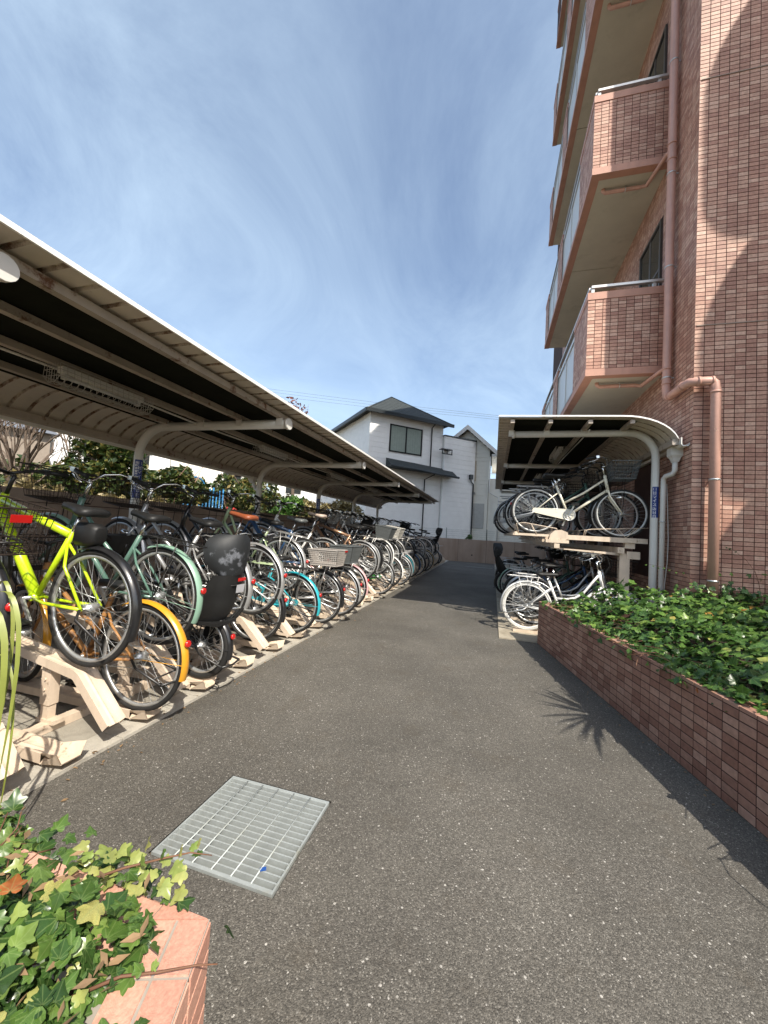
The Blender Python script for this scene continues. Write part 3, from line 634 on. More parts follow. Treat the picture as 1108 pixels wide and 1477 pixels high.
def canopy(name, label, x_edge, x_post, s, zt, y0, y1, posts, arm_end, xback, drop=.38):
    """s=-1: posts to the left (-x), s=+1: to the right"""
    t = thing(name, label, 'canopy', (x_post, (y0 + y1) / 2, 0))
    fx = x_edge; r_ = .62
    xc = xback - s * r_; path = [(fx, zt), ((fx + xc) / 2, zt - .02), (xc, zt - .04)]
    for k in range(1, 9):
        a = R(90 - k * 9.4); path.append((xc + s * r_ * math.cos(a), zt - .04 - drop * (1 - math.sin(a))))
    part('roof_sheet', deck_sheet(path, y0, y1), ROOF_WHITE, t)
    q = G(); q.box(min(fx, fx - s * .012), max(fx, fx - s * .012), y0 - .004, y1 + .004, zt - .002, zt + .024)
    q.add(pfaces([(x, z + .006) for x, z in path], y0 - .012, y0 - .001, .018).v, pfaces(path, y0 - .012, y0 - .001, .018).f)
    q.add(pfaces([(x, z + .006) for x, z in path], y1 + .001, y1 + .012, .022).v, pfaces(path, y1 + .001, y1 + .012, .022).f)
    part('drip_edge', q, DRIP, t)
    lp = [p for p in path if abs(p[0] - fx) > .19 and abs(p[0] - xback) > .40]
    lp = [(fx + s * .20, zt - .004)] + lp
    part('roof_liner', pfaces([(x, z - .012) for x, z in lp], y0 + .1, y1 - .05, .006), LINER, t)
    nP = 4; px_ = [fx + s * .17, fx + s * (.17 + .47), fx + s * (.17 + .94), fx + s * (.17 + 1.41)]
    for x in px_:
        zz = zt - .018 - .04 * min(1, abs(x - fx) / abs(xc - fx)); q = G()
        q.box(x - .026, x + .026, y0 + .03, y1 - .03, zz - .052, zz - .004)
        part('purlin', q, RUSTY_WHITE, t)
    q = G(); ze = path[-1][1]
    q.box(min(xback, xback - s * .07), max(xback, xback - s * .07), y0 + .02, y1 - .02, ze - .06, ze + .01); part('back_beam', q, RUSTY_WHITE, t)
    q = G(); gp = [(0, .02), (.0, -.06), (.02, -.085), (.075, -.085), (.10, -.05), (.115, .01), (.105, .01), (.09, -.045), (.07, -.075), (.025, -.075), (.01, -.055), (.01, .02)]
    q.prism([(a, b) for a, b in gp], lambda a, b, tt: (xback + s * (a - .0), tt, ze + b), y0 - .03, y1 + .03); part('gutter', q, WHITE_METAL, t)
    zl = zt - .125
    for py in posts:
        q = G(); rb = .33; cx_ = x_post - s * rb; pts = [(arm_end, py, zl)]
        for k in range(0, 9):
            a = R(90 - k * 11.25); pts.append((cx_ + s * rb * math.cos(a), py, zl - .0 - rb + rb * math.sin(a)))
        pts.append((x_post, py, 1.2)); pts.append((x_post, py, 0))
        q.tube(pts, .046, 16); po = part('post', q, WHITE_METAL, t)
        q = G(); q.tube([(arm_end + s * .02, py, zl), (arm_end - s * .012, py, zl)], .056, 18); part('end_cap', q, WHITE_METAL, po)
        q = G()
        for x in px_[:]: q.box(x - .035, x + .035, py - .05, py - .043, zl - .02, zt - .075); q.box(x - .035, x + .035, py + .043, py + .05, zl - .02, zt - .075)
        part('bracket', q, WHITE_METAL, po)
        q = G(); q.box(x_post - .08, x_post + .08, py - .08, py + .08, .012, .024); q.tube([(x_post, py, .02), (x_post, py, .05)], .06, 16); part('base_plate', q, WHITE_METAL, po)
    q = G(); xx = px_[2] + s * .05; y = y0 + .3; pts = []
    while y < y1 - .3: pts.append((xx + s * .01 * math.sin(y * 2.2), y, zt - .10 - .012 * abs(math.sin(y * 1.4)))); y += .25
    q.tube(pts, .009, 6); part('conduit', q, WHITE_METAL, t)
    return t
CL_Y0, CL_Y1 = -1.6, 14.05
canopy('bicycle_canopy', 'long left bicycle canopy with cream rusty underside, curved back and round posts', -1.93, -3.9, -1, 2.43, CL_Y0, CL_Y1, [-1.3, 1.05, 3.4, 5.75, 8.1, 10.45, 12.8], -2.02, -4.16, .30)
canopy('bicycle_canopy', 'shorter bicycle canopy against the tiled building, above the double deck rack', .02, 2.0, 1, 2.90, 5.3, 13.5, [5.75, 8.3, 10.85, 13.2], .22, 2.09)
for y, lb in ((2.28, 'caged tube light under the left canopy, nearest of the row'), (4.75, 'caged tube light under the left canopy, between the second and third visible posts'), (7.1, 'small caged tube light under the left canopy, third along the row'), (9.4, 'small caged tube light deep under the left canopy, farthest of the row')):
    cage_light((-3.02, y, 2.335), lb, 'caged lights under the left canopy')
for y, lb in ((6.9, 'caged tube light under the right canopy, above the white upper bicycle'), (9.6, 'caged tube light deep under the right canopy near its far end')):
    cage_light((.98, y, 2.78), lb, 'caged lights under the right canopy')
# rainwater pipes of the canopies
rp_ = thing('rainwater_pipe', 'white rainwater pipe and hopper beside the front post of the right canopy', 'drainpipe', (2.09, 5.68, 0))
g = G(); ze = 2.5
g.tube([(2.12, 5.5, 2.36), (2.12, 5.5, 2.24), (2.11, 5.52, 2.20), (2.07, 5.62, 2.185), (2.06, 5.655, 2.15), (2.06, 5.66, 2.05), (2.06, 5.66, .02)], .03, 12); part('pipe', g, WHITE_METAL, rp_)
g = G(); g.loft([[(2.12 + a * w_, 5.5 + b * w_, z) for a, b in ((-1, -1), (1, -1), (1, 1), (-1, 1))] for w_, z in ((.03, 2.34), (.045, 2.39), (.065, 2.42), (.065, 2.52))], smooth=False); part('hopper', g, WHITE_METAL, rp_)
g = G(); g.tube([(2.06, 5.66, 1.60), (2.06, 5.66, 1.615)], .036, 12); part('pipe_clamp', g, STEEL, rp_)
for yy in (5.93,):
    rp2 = thing('rainwater_pipe', 'short white rainwater pipe with hopper behind the second left canopy post', 'drainpipe', (-4.1, yy, 0))
    g = G(); g.tube([(-4.14, yy, 2.1), (-4.14, yy, 1.98), (-4.10, yy, 1.9), (-4.02, yy, 1.86), (-4.0, yy, 1.8), (-4.0, yy, .02)], .03, 10); part('pipe', g, WHITE_METAL, rp2)
    g = G(); g.loft([[(-4.17 + a * w_, yy + b * w_, z) for a, b in ((-1, -1), (1, -1), (1, 1), (-1, 1))] for w_, z in ((.03, 2.0), (.05, 2.05), (.06, 2.08), (.06, 2.14))], smooth=False); part('hopper', g, WHITE_METAL, rp2)
cb = thing('cable', 'thin white cable hanging down behind the right canopy front post', 'cable', (2.13, 5.75, 0))
g = G(); g.tube([(2.12, 5.72, 2.1), (2.135, 5.72, 1.8), (2.15, 5.72, 1.4), (2.145, 5.72, 1.1), (2.12, 5.72, .8), (2.11, 5.72, .1)], .006, 6); part('wire', g, WHITE_METAL, cb)

# stickers on posts: navy curved film with white vertical writing
def sticker(loc, h, lines, ang0, ang1, label, rad=.0475):
    t = thing('sticker', label, 'sticker', loc)
    q = G(); n_ = 12; rows = []
    for z in (0, h): rows.append([(rad * math.cos(a), rad * math.sin(a), z) for a in np.linspace(ang0, ang1, n_)])
    q.grid(rows, smooth=True); link('film', q.mesh('film', NAVY), t)
    for (txt, ac, size, top) in lines:
        z = top
        for ch in txt:
            c = bpy.data.curves.new('letter', 'FONT'); c.body = ch; c.size = size; c.align_x = 'CENTER'; c.offset = .0008
            o = bpy.data.objects.new('letter', c); col.objects.link(o); dg = bpy.context.evaluated_depsgraph_get(); me = bpy.data.meshes.new_from_object(o.evaluated_get(dg))
            bpy.data.objects.remove(o); me.materials.clear(); me.materials.append(WHITEPRINT)
            rr = rad + .0012
            for v in me.vertices:
                a = ac + v.co.x / rr; v.co = (rr * math.cos(a), rr * math.sin(a), v.co.y + z)
            link('letter', me, t); z -= size * 1.08
    return t
R_TXT = "ロ日マイス店日自"
sticker((2.0, 5.75, 1.66), .40, [(R_TXT, R(250), .047, .352)], R(215), R(315), 'narrow navy sticker with white upright writing on the front post of the right canopy')
sticker((-3.9, 3.4, 1.50), .43, [(R_TXT, R(344), .047, .375), ("自転車置場ラック日本", R(303), .03, .385)], R(278), R(388), 'navy sticker with two columns of white writing on the first left canopy post')
sticker((-3.9, 8.1, 1.50), .43, [(R_TXT, R(300), .047, .375)], R(245), R(345), 'navy sticker on the third left canopy post, farther down the row')

lt = thing('leaf_litter', 'scattered small dry leaves and grit along the left kerb and rack floor', 'leaves', (-2.1, 5, .02)); g = G(); r_ = random.Random(8)
for _ in range(420):
    y = .6 + 16 * r_.random() ** 1.6; x = r_.choice([r_.gauss(-1.97, .05), r_.uniform(-3.6, -2.05), r_.gauss(-1.95, .12)]); a = r_.uniform(0, 6.28); q_ = r_.uniform(.006, .017); z = .021 if x < -2.0 else .004
    c, s_ = math.cos(a) * q_, math.sin(a) * q_; g.add([(x - c, y - s_, z), (x + s_ * .45, y - c * .45, z + q_ * .3), (x + c, y + s_, z + q_ * .15), (x - s_ * .45, y + c * .45, z + .001)], [(0, 1, 2, 3)])
for _ in range(120):
    u = r_.random(); x, y = A[0] + dirp[0] * u * 5 - abs(r_.gauss(0, .06)) - .01, A[1] + dirp[1] * u * 5; a = r_.uniform(0, 6.28); q_ = r_.uniform(.005, .014); c, s_ = math.cos(a) * q_, math.sin(a) * q_
    g.add([(x - c, y - s_, .003), (x + s_ * .45, y - c * .45, .003 + q_ * .3), (x + c, y + s_, .004), (x - s_ * .45, y + c * .45, .004)], [(0, 1, 2, 3)])
q = part('dry_leaves', g, M('dry_litter', (.22, .14, .07), .8, var=.5, vscale=9), lt, kind='stuff'); lt['kind'] = 'stuff'
# ------------------------------------------------------------ bicycles
MC = {}
def cached(key, fn, mat):
    k = (key, mat.name)
    if k not in MC: MC[k] = fn().mesh(key.split('|')[0], mat)
    return MC[k]
PAINT = {}
def paint(nm, c, rough=.28, metal=0., coat=.5, spots=None):
    if nm not in PAINT: PAINT[nm] = M('paint_' + nm, c, rough, metal, var=.06, coat=coat, spots=spots)
    return PAINT[nm]
paint('lime', (.52, .72, .015)); paint('white', (.80, .79, .75)); paint('ivory', (.78, .73, .58), spots=((.25, .10, .04), 20, .62, .05))
paint('silver', (.50, .50, .49), .3, .6); paint('cyan', (.03, .36, .42)); paint('black', (.015, .015, .016)); paint('green', (.10, .19, .15))
paint('sage', (.22, .36, .27)); paint('orange', (.62, .29, .02)); paint('rust_orange', (.36, .17, .05), .6, 0, 0, ((.10, .045, .02), 14, .5, .1)); paint('navy', (.012, .02, .06)); paint('blue', (.025, .07, .16))
paint('copper', (.34, .2, .12), .3, .5); paint('red', (.35, .02, .015)); paint('wine', (.09, .01, .012)); paint('pink', (.60, .36, .36)); paint('palegreen', (.42, .52, .30)); paint('darkgrey', (.06, .06, .065)); paint('gold', (.42, .33, .16), .3, .5); paint('teal', (.02, .16, .20)); paint('brightgreen', (.05, .28, .06)); paint('dirty', (.12, .08, .05), .7, .2, 0)
WB = 1.10
def arc(cx, cz, r, a0, a1, n): return [(cx + r * math.cos(R(a0 + (a1 - a0) * i / n)), 0, cz + r * math.sin(R(a0 + (a1 - a0) * i / n))) for i in range(n + 1)]
def g_tyre(r, w_): return lambda: G().ring((0, 0, 0), r - w_, w_, 44, 8)
def g_rim(r, w_):
    def f():
        q = G(); n = 44; ro, ri, hw = r - 2 * w_ + .004, r - 2 * w_ - .016, w_ * .62; rg = []
        for k in range(n):
            a = 2 * math.pi * k / n; c, s_ = math.cos(a), math.sin(a)
            rg.append([(ro * c, -hw, ro * s_), (ro * c, hw, ro * s_), (ri * c, hw * .6, ri * s_), (ri * c, -hw * .6, ri * s_)])
        v = [p for x in rg for p in x]; fs = []
        for k in range(n):
            j = (k + 1) % n
            for i in range(4): fs.append((k * 4 + i, k * 4 + (i + 1) % 4, j * 4 + (i + 1) % 4, j * 4 + i))
        return q.add(v, fs, True)
    return f
def g_spokes(r, ns=32, sr=.0011):
    def f():
        q = G()
        for k in range(ns):
            a = 2 * math.pi * k / ns; b = a + (R(75) if (k // 2) % 2 else -R(75)); sd_ = .028 if k % 2 else -.028
            q.tube([(.02 * math.cos(b), sd_, .02 * math.sin(b)), (r * math.cos(a), 0, r * math.sin(a))], sr, 3, cap=False)
        return q
    return f
def g_hub(wd=.05, rr=.016): return lambda: G().tube([(0, -wd, 0), (0, -wd * .7, 0), (0, -wd * .69, 0), (0, wd * .69, 0), (0, wd * .7, 0), (0, wd, 0)], rr, 10, rs=[rr * .5, rr * .5, rr * 1.7, rr * 1.7, rr * .5, rr * .5])
def g_fender(r, a0, a1, w_=.056):
    def f():
        q = G(); n = 26; rows = []
        for i in range(n + 1):
            a = R(a0 + (a1 - a0) * i / n); c, s_ = math.cos(a), math.sin(a)
            rows.append([(rr * c, y, rr * s_) for y, rr in ((-w_ / 2, r - .012), (-w_ * .32, r), (0, r + .005), (w_ * .32, r), (w_ / 2, r - .012))])
        q.grid(rows); q.grid([[(p[0] * .994, p[1] * .93, p[2] * .994) for p in rw][::-1] for rw in rows])
        for sy in (-1, 1): q.tube([(0, sy * .05, 0), ((r - .012) * math.cos(R(a1 - (a1 - a0) * .12)), sy * w_ / 2, (r - .012) * math.sin(R(a1 - (a1 - a0) * .12)))], .0022, 4)
        return q
    return f
GEO = {'step': dict(HT=(.885, .86), HB=(.93, .64), ST=(.27, .70)), 'curve': dict(HT=(.88, .88), HB=(.93, .66), ST=(.27, .70)), 'diamond': dict(HT=(.90, .84), HB=(.93, .72), ST=(.26, .72)), 'mini': dict(HT=(.86, .86), HB=(.90, .62), ST=(.28, .56))}
def g_frame(kind, r, lod):
    def f():
        q = G(); ge = GEO[kind]; HT, HB, ST = ge['HT'], ge['HB'], ge['ST']; BB = (.44, 0, .285); A = (0, 0, r); n = 8 if lod else 12
        q.tube([(HB[0], 0, HB[1]), (HT[0], 0, HT[1])], .021, n)
        q.tube([BB, (ST[0], 0, ST[1])], .0165, n)
        sp = lambda t: (BB[0] + (ST[0] - BB[0]) * t, 0, BB[2] + (ST[1] - BB[2]) * t)
        if kind == 'diamond':
            q.tube([(HT[0] - .01, 0, HT[1] - .05), sp(.97)], .025, n); q.tube([(HB[0] - .01, 0, HB[1] + .02), BB], .031, n)
        elif kind == 'step':
            q.tube([(HT[0], 0, HT[1] - .06), (.62, 0, .60), sp(.40)], .015, n); q.tube([(HB[0], 0, HB[1] + .02), (BB[0], 0, BB[2])], .018, n)
        elif kind == 'curve':
            pts = [(HT[0], 0, HT[1] - .05), (.80, 0, .72), (.70, 0, .57), (.60, 0, .50), (.50, 0, .475), sp(.45)]; q.tube(pts, .015, n)
            q.tube([(HB[0], 0, HB[1] + .02), (.80, 0, .57), (.62, 0, .39), (BB[0], 0, BB[2])], .018, n)
        else:
            q.tube([(HB[0], 0, HB[1] + .05), (.80, 0, .50), (.62, 0, .36), (BB[0], 0, BB[2])], .026, n); q.tube([(HT[0] - .01, 0, HT[1] - .08), (.70, 0, .52), sp(.35)], .015, n)
            q.obb((.345, 0, .44), (.03, 0, -.075 * -1), (0, .04, 0), (.045, 0, .018))
        for sy in (-1, 1):
            q.tube([(BB[0] - .02, sy * .03, BB[2]), (.30, sy * .05, BB[2] + .005), (0, sy * .058, r)], .0095, 8)
            q.tube([sp(.86 if kind == 'diamond' else .78), (.2, sy * .05, sp(.8)[2] - .1), (0, sy * .058, r)], .0085, 8)
        q.tube([(BB[0], -.035, BB[2]), (BB[0], .035, BB[2])], .022, 10)
        return q
    return f
def g_fork(kind, r):
    def f():
        q = G(); HB = GEO[kind]['HB']; dx_ = WB - HB[0]
        q.tube([(HB[0], -.03, HB[1] - .01), (HB[0], .03, HB[1] - .01)], .017, 8)
        for sy in (-1, 1):
            q.tube([(HB[0], sy * .035, HB[1] - .005), (HB[0] + .02, sy * .048, HB[1] - .08), (HB[0] + dx_ * .52, sy * .052, r + .12), (WB, sy * .053, r)], .011, 8, rs=[.012, .0125, .0105, .0085])
        return q
    return f
def g_bar(kind, barkind):
    def f():
        q = G(); HT = GEO[kind]['HT']; x0, z0 = HT[0] - .035, HT[1] + .12
        q.tube([(HT[0], 0, HT[1]), (HT[0] - .02, 0, HT[1] + .08), (x0, 0, z0)], .012, 8)
        q.tube([(x0, 0, z0), (x0 + .05, 0, z0 + .01)], .013, 8)
        if barkind == 'swept':
            for sy in (-1, 1): q.tube([(x0 + .05, 0, z0 + .01), (x0 + .055, sy * .06, z0 + .02), (x0 + .035, sy * .13, z0 + .075), (x0 - .03, sy * .21, z0 + .10), (x0 - .11, sy * .245, z0 + .09), (x0 - .22, sy * .265, z0 + .065)], .0105, 8)
        else:
            for sy in (-1, 1): q.tube([(x0 + .05, 0, z0 + .01), (x0 + .05, sy * .08, z0 + .03), (x0 + .03, sy * .16, z0 + .05), (x0 - .03, sy * .29, z0 + .05)], .0105, 8)
        return q
    return f
def bar_end(kind, barkind, sy):
    HT = GEO[kind]['HT']; x0, z0 = HT[0] - .035, HT[1] + .12
    return ((x0 - .12, sy * .247, z0 + .088), (x0 - .24, sy * .268, z0 + .062)) if barkind == 'swept' else ((x0 + .005, sy * .21, z0 + .051), (x0 - .04, sy * .305, z0 + .05))
def g_grip(kind, barkind, sy): return lambda: G().tube([bar_end(kind, barkind, sy)[0], tuple(np.array(bar_end(kind, barkind, sy)[0]) * .6 + np.array(bar_end(kind, barkind, sy)[1]) * .4), bar_end(kind, barkind, sy)[1]], .0155, 8)
def g_lever(kind, barkind, sy):
    def f():
        q = G()
        if 1:
            a, b = map(np.array, bar_end(kind, barkind, sy)); d = b - a
            q.tube([a + (0, 0, -.01), a + (.02, sy * .0, -.025), a + d * .4 + (.025, 0, -.04), a + d * 1.0 + (.03, 0, -.045)], .0045, 6)
            q.obb(a - d * .15, (.018, 0, 0), (0, .014, 0), (0, 0, .016))
        return q
    return f
def g_cables(kind, barkind):
    def f():
        q = G(); HT = GEO[kind]['HT']; HB = GEO[kind]['HB']
        for sy, tx in ((-1, .0), (1, .03)):
            a = np.array(bar_end(kind, barkind, sy)[0])
            q.tube([a, a + (.07, -sy * .03, .02), (HT[0] + .12, sy * .10, HT[1] + .17 + tx), (HT[0] + .14, sy * .04, HT[1] + .08), (HT[0] + .05, sy * .02, HT[1] - .05), (HB[0] - .05 + tx, sy * .02, HB[1] - .08)], .0026, 4, cap=False)
        return q
    return f
def basket_geo(nx_, nz_, r_, top=(.17, .20), bot=(.125, .15), h=.23, solid=False, rim=.005):
    def f():
        q = G(); hx, hy = top; bx, by = bot
        def cor(t, sx, sy): return (sx * (bx + (hx - bx) * t), sy * (by + (hy - by) * t), h * t)
        rg = lambda t: [cor(t, -1, -1), cor(t, 1, -1), cor(t, 1, 1), cor(t, -1, 1)]
        for i in range(nz_ + 1):
            t = i / nz_; c = rg(t)
            for k in range(4): q.tube([c[k], c[(k + 1) % 4]], rim if i in (0, nz_) else r_, 4, cap=False)
        for k in range(4):
            b0, b1, t0, t1 = map(np.array, (rg(0)[k], rg(0)[(k + 1) % 4], rg(1)[k], rg(1)[(k + 1) % 4]))
            for i in range(nx_ + 1):
                u = i / nx_; q.tube([b0 + (b1 - b0) * u, t0 + (t1 - t0) * u], r_, 3, cap=False)
        for i in range(nx_ + 1):
            u = -1 + 2 * i / nx_; q.tube([(-bx, by * u, 0), (bx, by * u, 0)], r_, 3, cap=False); q.tube([(bx * u, -by, 0), (bx * u, by, 0)], r_, 3, cap=False)
        if solid:
            for (ta, tb, ins) in ((.0, .16, .002), (.84, 1, .002)) if solid == 'band' else ((0, 1, .002),):
                for k in range(4):
                    a0, a1, b0, b1 = rg(ta)[k], rg(ta)[(k + 1) % 4], rg(tb)[k], rg(tb)[(k + 1) % 4]; q.add([a0, a1, b1, b0], [(0, 1, 2, 3)])
            if solid is True: q.add(rg(0.01), [(0, 1, 2, 3)])
        return q
    return f
BASK = {'wire_dark': (DARKWIRE, basket_geo(10, 5, .0017)), 'wire_silver': (SILVERWIRE, basket_geo(10, 5, .0018)), 'mesh_grey': (GREYPL, basket_geo(14, 8, .0038, (.20, .155), (.17, .12), .19, 'band', .007)),
        'plastic_dark': (CLEARGREY, basket_geo(8, 4, .003, solid=True, rim=.007)), 'lattice_dark': (CLEARGREY, basket_geo(9, 5, .0035, rim=.008)), 'plastic_black': (BLACK, basket_geo(8, 4, .003, solid=True, rim=.008)), 'mesh_pale': (M('pale_plastic', (.55, .53, .48), .5), basket_geo(12, 7, .0042, solid='band', rim=.007)), 'wire_rear': (DARKWIRE, basket_geo(9, 5, .0022, (.19, .15), (.16, .12), .22, rim=.005))}
def g_saddle():
    q = G(); rg = []
    for x, hw, zt, zb in ((.155, .012, .0, -.03), (.14, .022, .012, -.036), (.08, .028, .014, -.04), (.02, .045, .010, -.045), (-.04, .082, .014, -.048), (-.09, .098, .02, -.05), (-.125, .085, .018, -.04), (-.135, .05, .008, -.03)):
        rg.append([(x, hw * c, (zt + zb) / 2 + (zt - zb) / 2 * s_) for c, s_ in ((1, 0), (.82, .62), (.45, .92), (0, .86), (-.45, .92), (-.82, .62), (-1, 0), (-.8, -.7), (0, -.6), (.8, -.7))])
    return q.loft(rg)
def g_carrier():
    q = G(); z = .735
    q.tube([(.20, .05, z - .02), (.14, .06, z), (-.22, .065, z), (-.27, .04, z + .004), (-.27, -.04, z + .004), (-.22, -.065, z), (.14, -.06, z), (.20, -.05, z - .02)], .0055, 6)
    for x in (.1, 0, -.1, -.2): q.tube([(x, -.062, z), (x, .062, z)], .0035, 5)
    q.tube([(.15, 0, z), (-.27, 0, z)], .0035, 5)
    for sy in (-1, 1): q.tube([(-.12, sy * .064, z), (-.02, sy * .066, .35)], .0045, 6); q.tube([(.05, sy * .064, z), (-.01, sy * .066, .35)], .0035, 6)
    return q
def g_chaincase(r):
    def f():
        q = G(); pts = []
        for k in range(9): a = R(-90 + 22.5 * k); pts.append((.44 + .078 * math.cos(a), .285 + .078 * math.sin(a)))
        for k in range(7): a = R(90 + 30 * k); pts.append((-.01 + .034 * math.cos(a), r + .034 * math.sin(a)))
        return q.prism(pts, lambda a, b, t: (a, t, b), -.078, -.062)
    return f
def g_ring_chain(r):
    q = G(); q.ring((.44, -.083, .285), .075, .006, 24, 5); q.ring((.44, -.083, .285), .05, .004, 18, 5)
    for k in range(5): a = R(72 * k); q.tube([(.44, -.083, .285), (.44 + .075 * math.cos(a), -.083, .285 + .075 * math.sin(a))], .005, 5)
    q.tube([(.44, -.056, .37), (0, -.056, r + .035)], .003, 4); q.tube([(.44, -.056, .20), (.05, -.056, r - .10), (0, -.056, r - .035)], .003, 4)
    return q
def g_crank(a):
    def f():
        q = G(); c, s_ = math.cos(a) * .16, math.sin(a) * .16
        q.bar((.44, -.088, .285), (.44 + c, -.10, .285 + s_), .022, .012, (0, 1, 0)); q.bar((.44, .075, .285), (.44 - c, .09, .285 - s_), .022, .012, (0, 1, 0)); q.tube([(.44, -.09, .285), (.44, .08, .285)], .012, 8)
        return q
    return f
def g_pedal(a, sy):
    def f():
        c, s_ = math.cos(a) * .16 * (1 if sy < 0 else -1), math.sin(a) * .16 * (1 if sy < 0 else -1); q = G(); y = sy * .145
        q.obb((.44 + c, y - .0, .285 + s_ + .010), (.042, 0, 0), (0, .042, 0), (0, 0, .005)); q.obb((.44 + c, y, .285 + s_ - .010), (.042, 0, 0), (0, .042, 0), (0, 0, .005)); q.tube([(.44 + c, sy * .09, .285 + s_), (.44 + c, sy * .19, .285 + s_)], .006, 6)
        return q
    return f
def g_stand(r):
    def f():
        q = G()
        for sy in (-1, 1): q.tube([(0, sy * .066, r), (-.05, sy * .08, r - .04), (-.27, sy * .10, r - .10)], .008, 6)
        q.tube([(-.27, -.10, r - .10), (-.29, 0, r - .105), (-.27, .10, r - .10)], .008, 6); q.tube([(-.2, -.095, r - .08), (-.2, .095, r - .08)], .005, 5)
        return q
    return f
def g_side_stand(r): return lambda: G().tube([(.0, .066, r), (-.02, .09, r - .05), (-.25, .10, r - .12)], .008, 6)
def g_reflector(z, x, rr=.022): return lambda: G().tube([(x, 0, z), (x - .012, 0, z), (x - .016, 0, z)], rr, 12, rs=[rr, rr, rr * .7])
def g_light(r, x, z): return lambda: G().tube([(x - .03, -.0, z), (x + .01, 0, z), (x + .045, 0, z), (x + .05, 0, z)], .02, 10, rs=[.012, .024, .028, .02])
def g_bag():
    q = G(); rg = []
    for x, hw, z0, z1 in ((-.02, .03, .69, .78), (-.03, .045, .665, .80), (-.13, .048, .675, .81), (-.175, .04, .70, .80), (-.18, .03, .71, .79)):
        rg.append([(x + .22, hw * c, (z0 + z1) / 2 + (z1 - z0) / 2 * s_) for c, s_ in ((1, -.6), (1, .6), (.6, 1), (-.6, 1), (-1, .6), (-1, -.6), (-.6, -1), (.6, -1))])
    return q.loft(rg)
def shell(rows, t):
    """a moulded shell: rows of points, thickened toward the inside centre"""
    q = G(); c = np.mean([p for r_ in rows for p in r_], axis=0); inner = [[tuple(np.array(p) + (c - np.array(p)) / np.linalg.norm(c - np.array(p)) * t) for p in r_] for r_ in rows]
    q.grid(rows); q.grid([r_[::-1] for r_ in inner]); n = len(rows[0]); m = len(rows)
    for a, b in ((rows[0], inner[0]), (rows[-1], inner[-1])): q.grid([a, b], False)
    q.grid([[r_[0] for r_ in rows], [r_[0] for r_ in inner]], False); q.grid([[r_[-1] for r_ in rows], [r_[-1] for r_ in inner]], False)
    return q
def g_seat_shell():
    rows = []
    for z, xb, hw, dp_ in ((.60, -.16, .10, .20), (.66, -.21, .135, .22), (.76, -.245, .15, .19), (.88, -.265, .155, .14), (.97, -.28, .15, .10)):
        rows.append([(xb + dp_ * (1 - math.cos(a)) * .9, hw * math.sin(a), z) for a in np.linspace(R(-100), R(100), 17)])
    q = shell(rows, .012); q.obb((-.08, 0, .60), (.13, 0, 0), (0, .11, 0), (0, 0, .012)); return q
def g_head_guard():
    rows = []
    for z, xb, hw, dp_ in ((.965, -.285, .115, .10), (1.01, -.30, .16, .17), (1.08, -.315, .195, .22), (1.16, -.325, .205, .24), (1.235, -.325, .18, .22), (1.27, -.315, .12, .18)):
        rows.append([(xb + dp_ * (1 - math.cos(a)) * .9, hw * math.sin(a), z) for a in np.linspace(R(-88), R(88), 17)])
    return shell(rows, .014)
def g_foot(sy):
    q = G()
    if 1:
        q.obb((.05, sy * .15, .50), (.05, 0, 0), (0, .012, 0), (-.04, 0, .13)); q.obb((.10, sy * .17, .36), (.085, 0, 0), (0, .05, 0), (0, 0, .010)); q.obb((.10, sy * .215, .39), (.09, 0, 0), (0, .006, 0), (0, 0, .04))
    return q
def g_front_seat_basket():
    rows = []
    for z, s_ in ((.88, .7), (.93, .85), (1.02, 1.0), (1.05, 1.05)):
        rows.append([(.98 + .17 * s_ * math.cos(a), .17 * s_ * math.sin(a), z) for a in np.linspace(0, 2 * math.pi, 25)])
    return shell(rows, .01)
DEF = dict(frame='step', c='silver', fc='silver', r=.335, tyre=RUBBER, rim=STEEL, fend=True, basket='wire_silver', rear='carrier', bar='swept', barmat=CHROME, saddle=BLACK, case=None, caseon=True, bag=False, lod=0, steer=0, refl=True, stand='double', gripmat=BLACK)
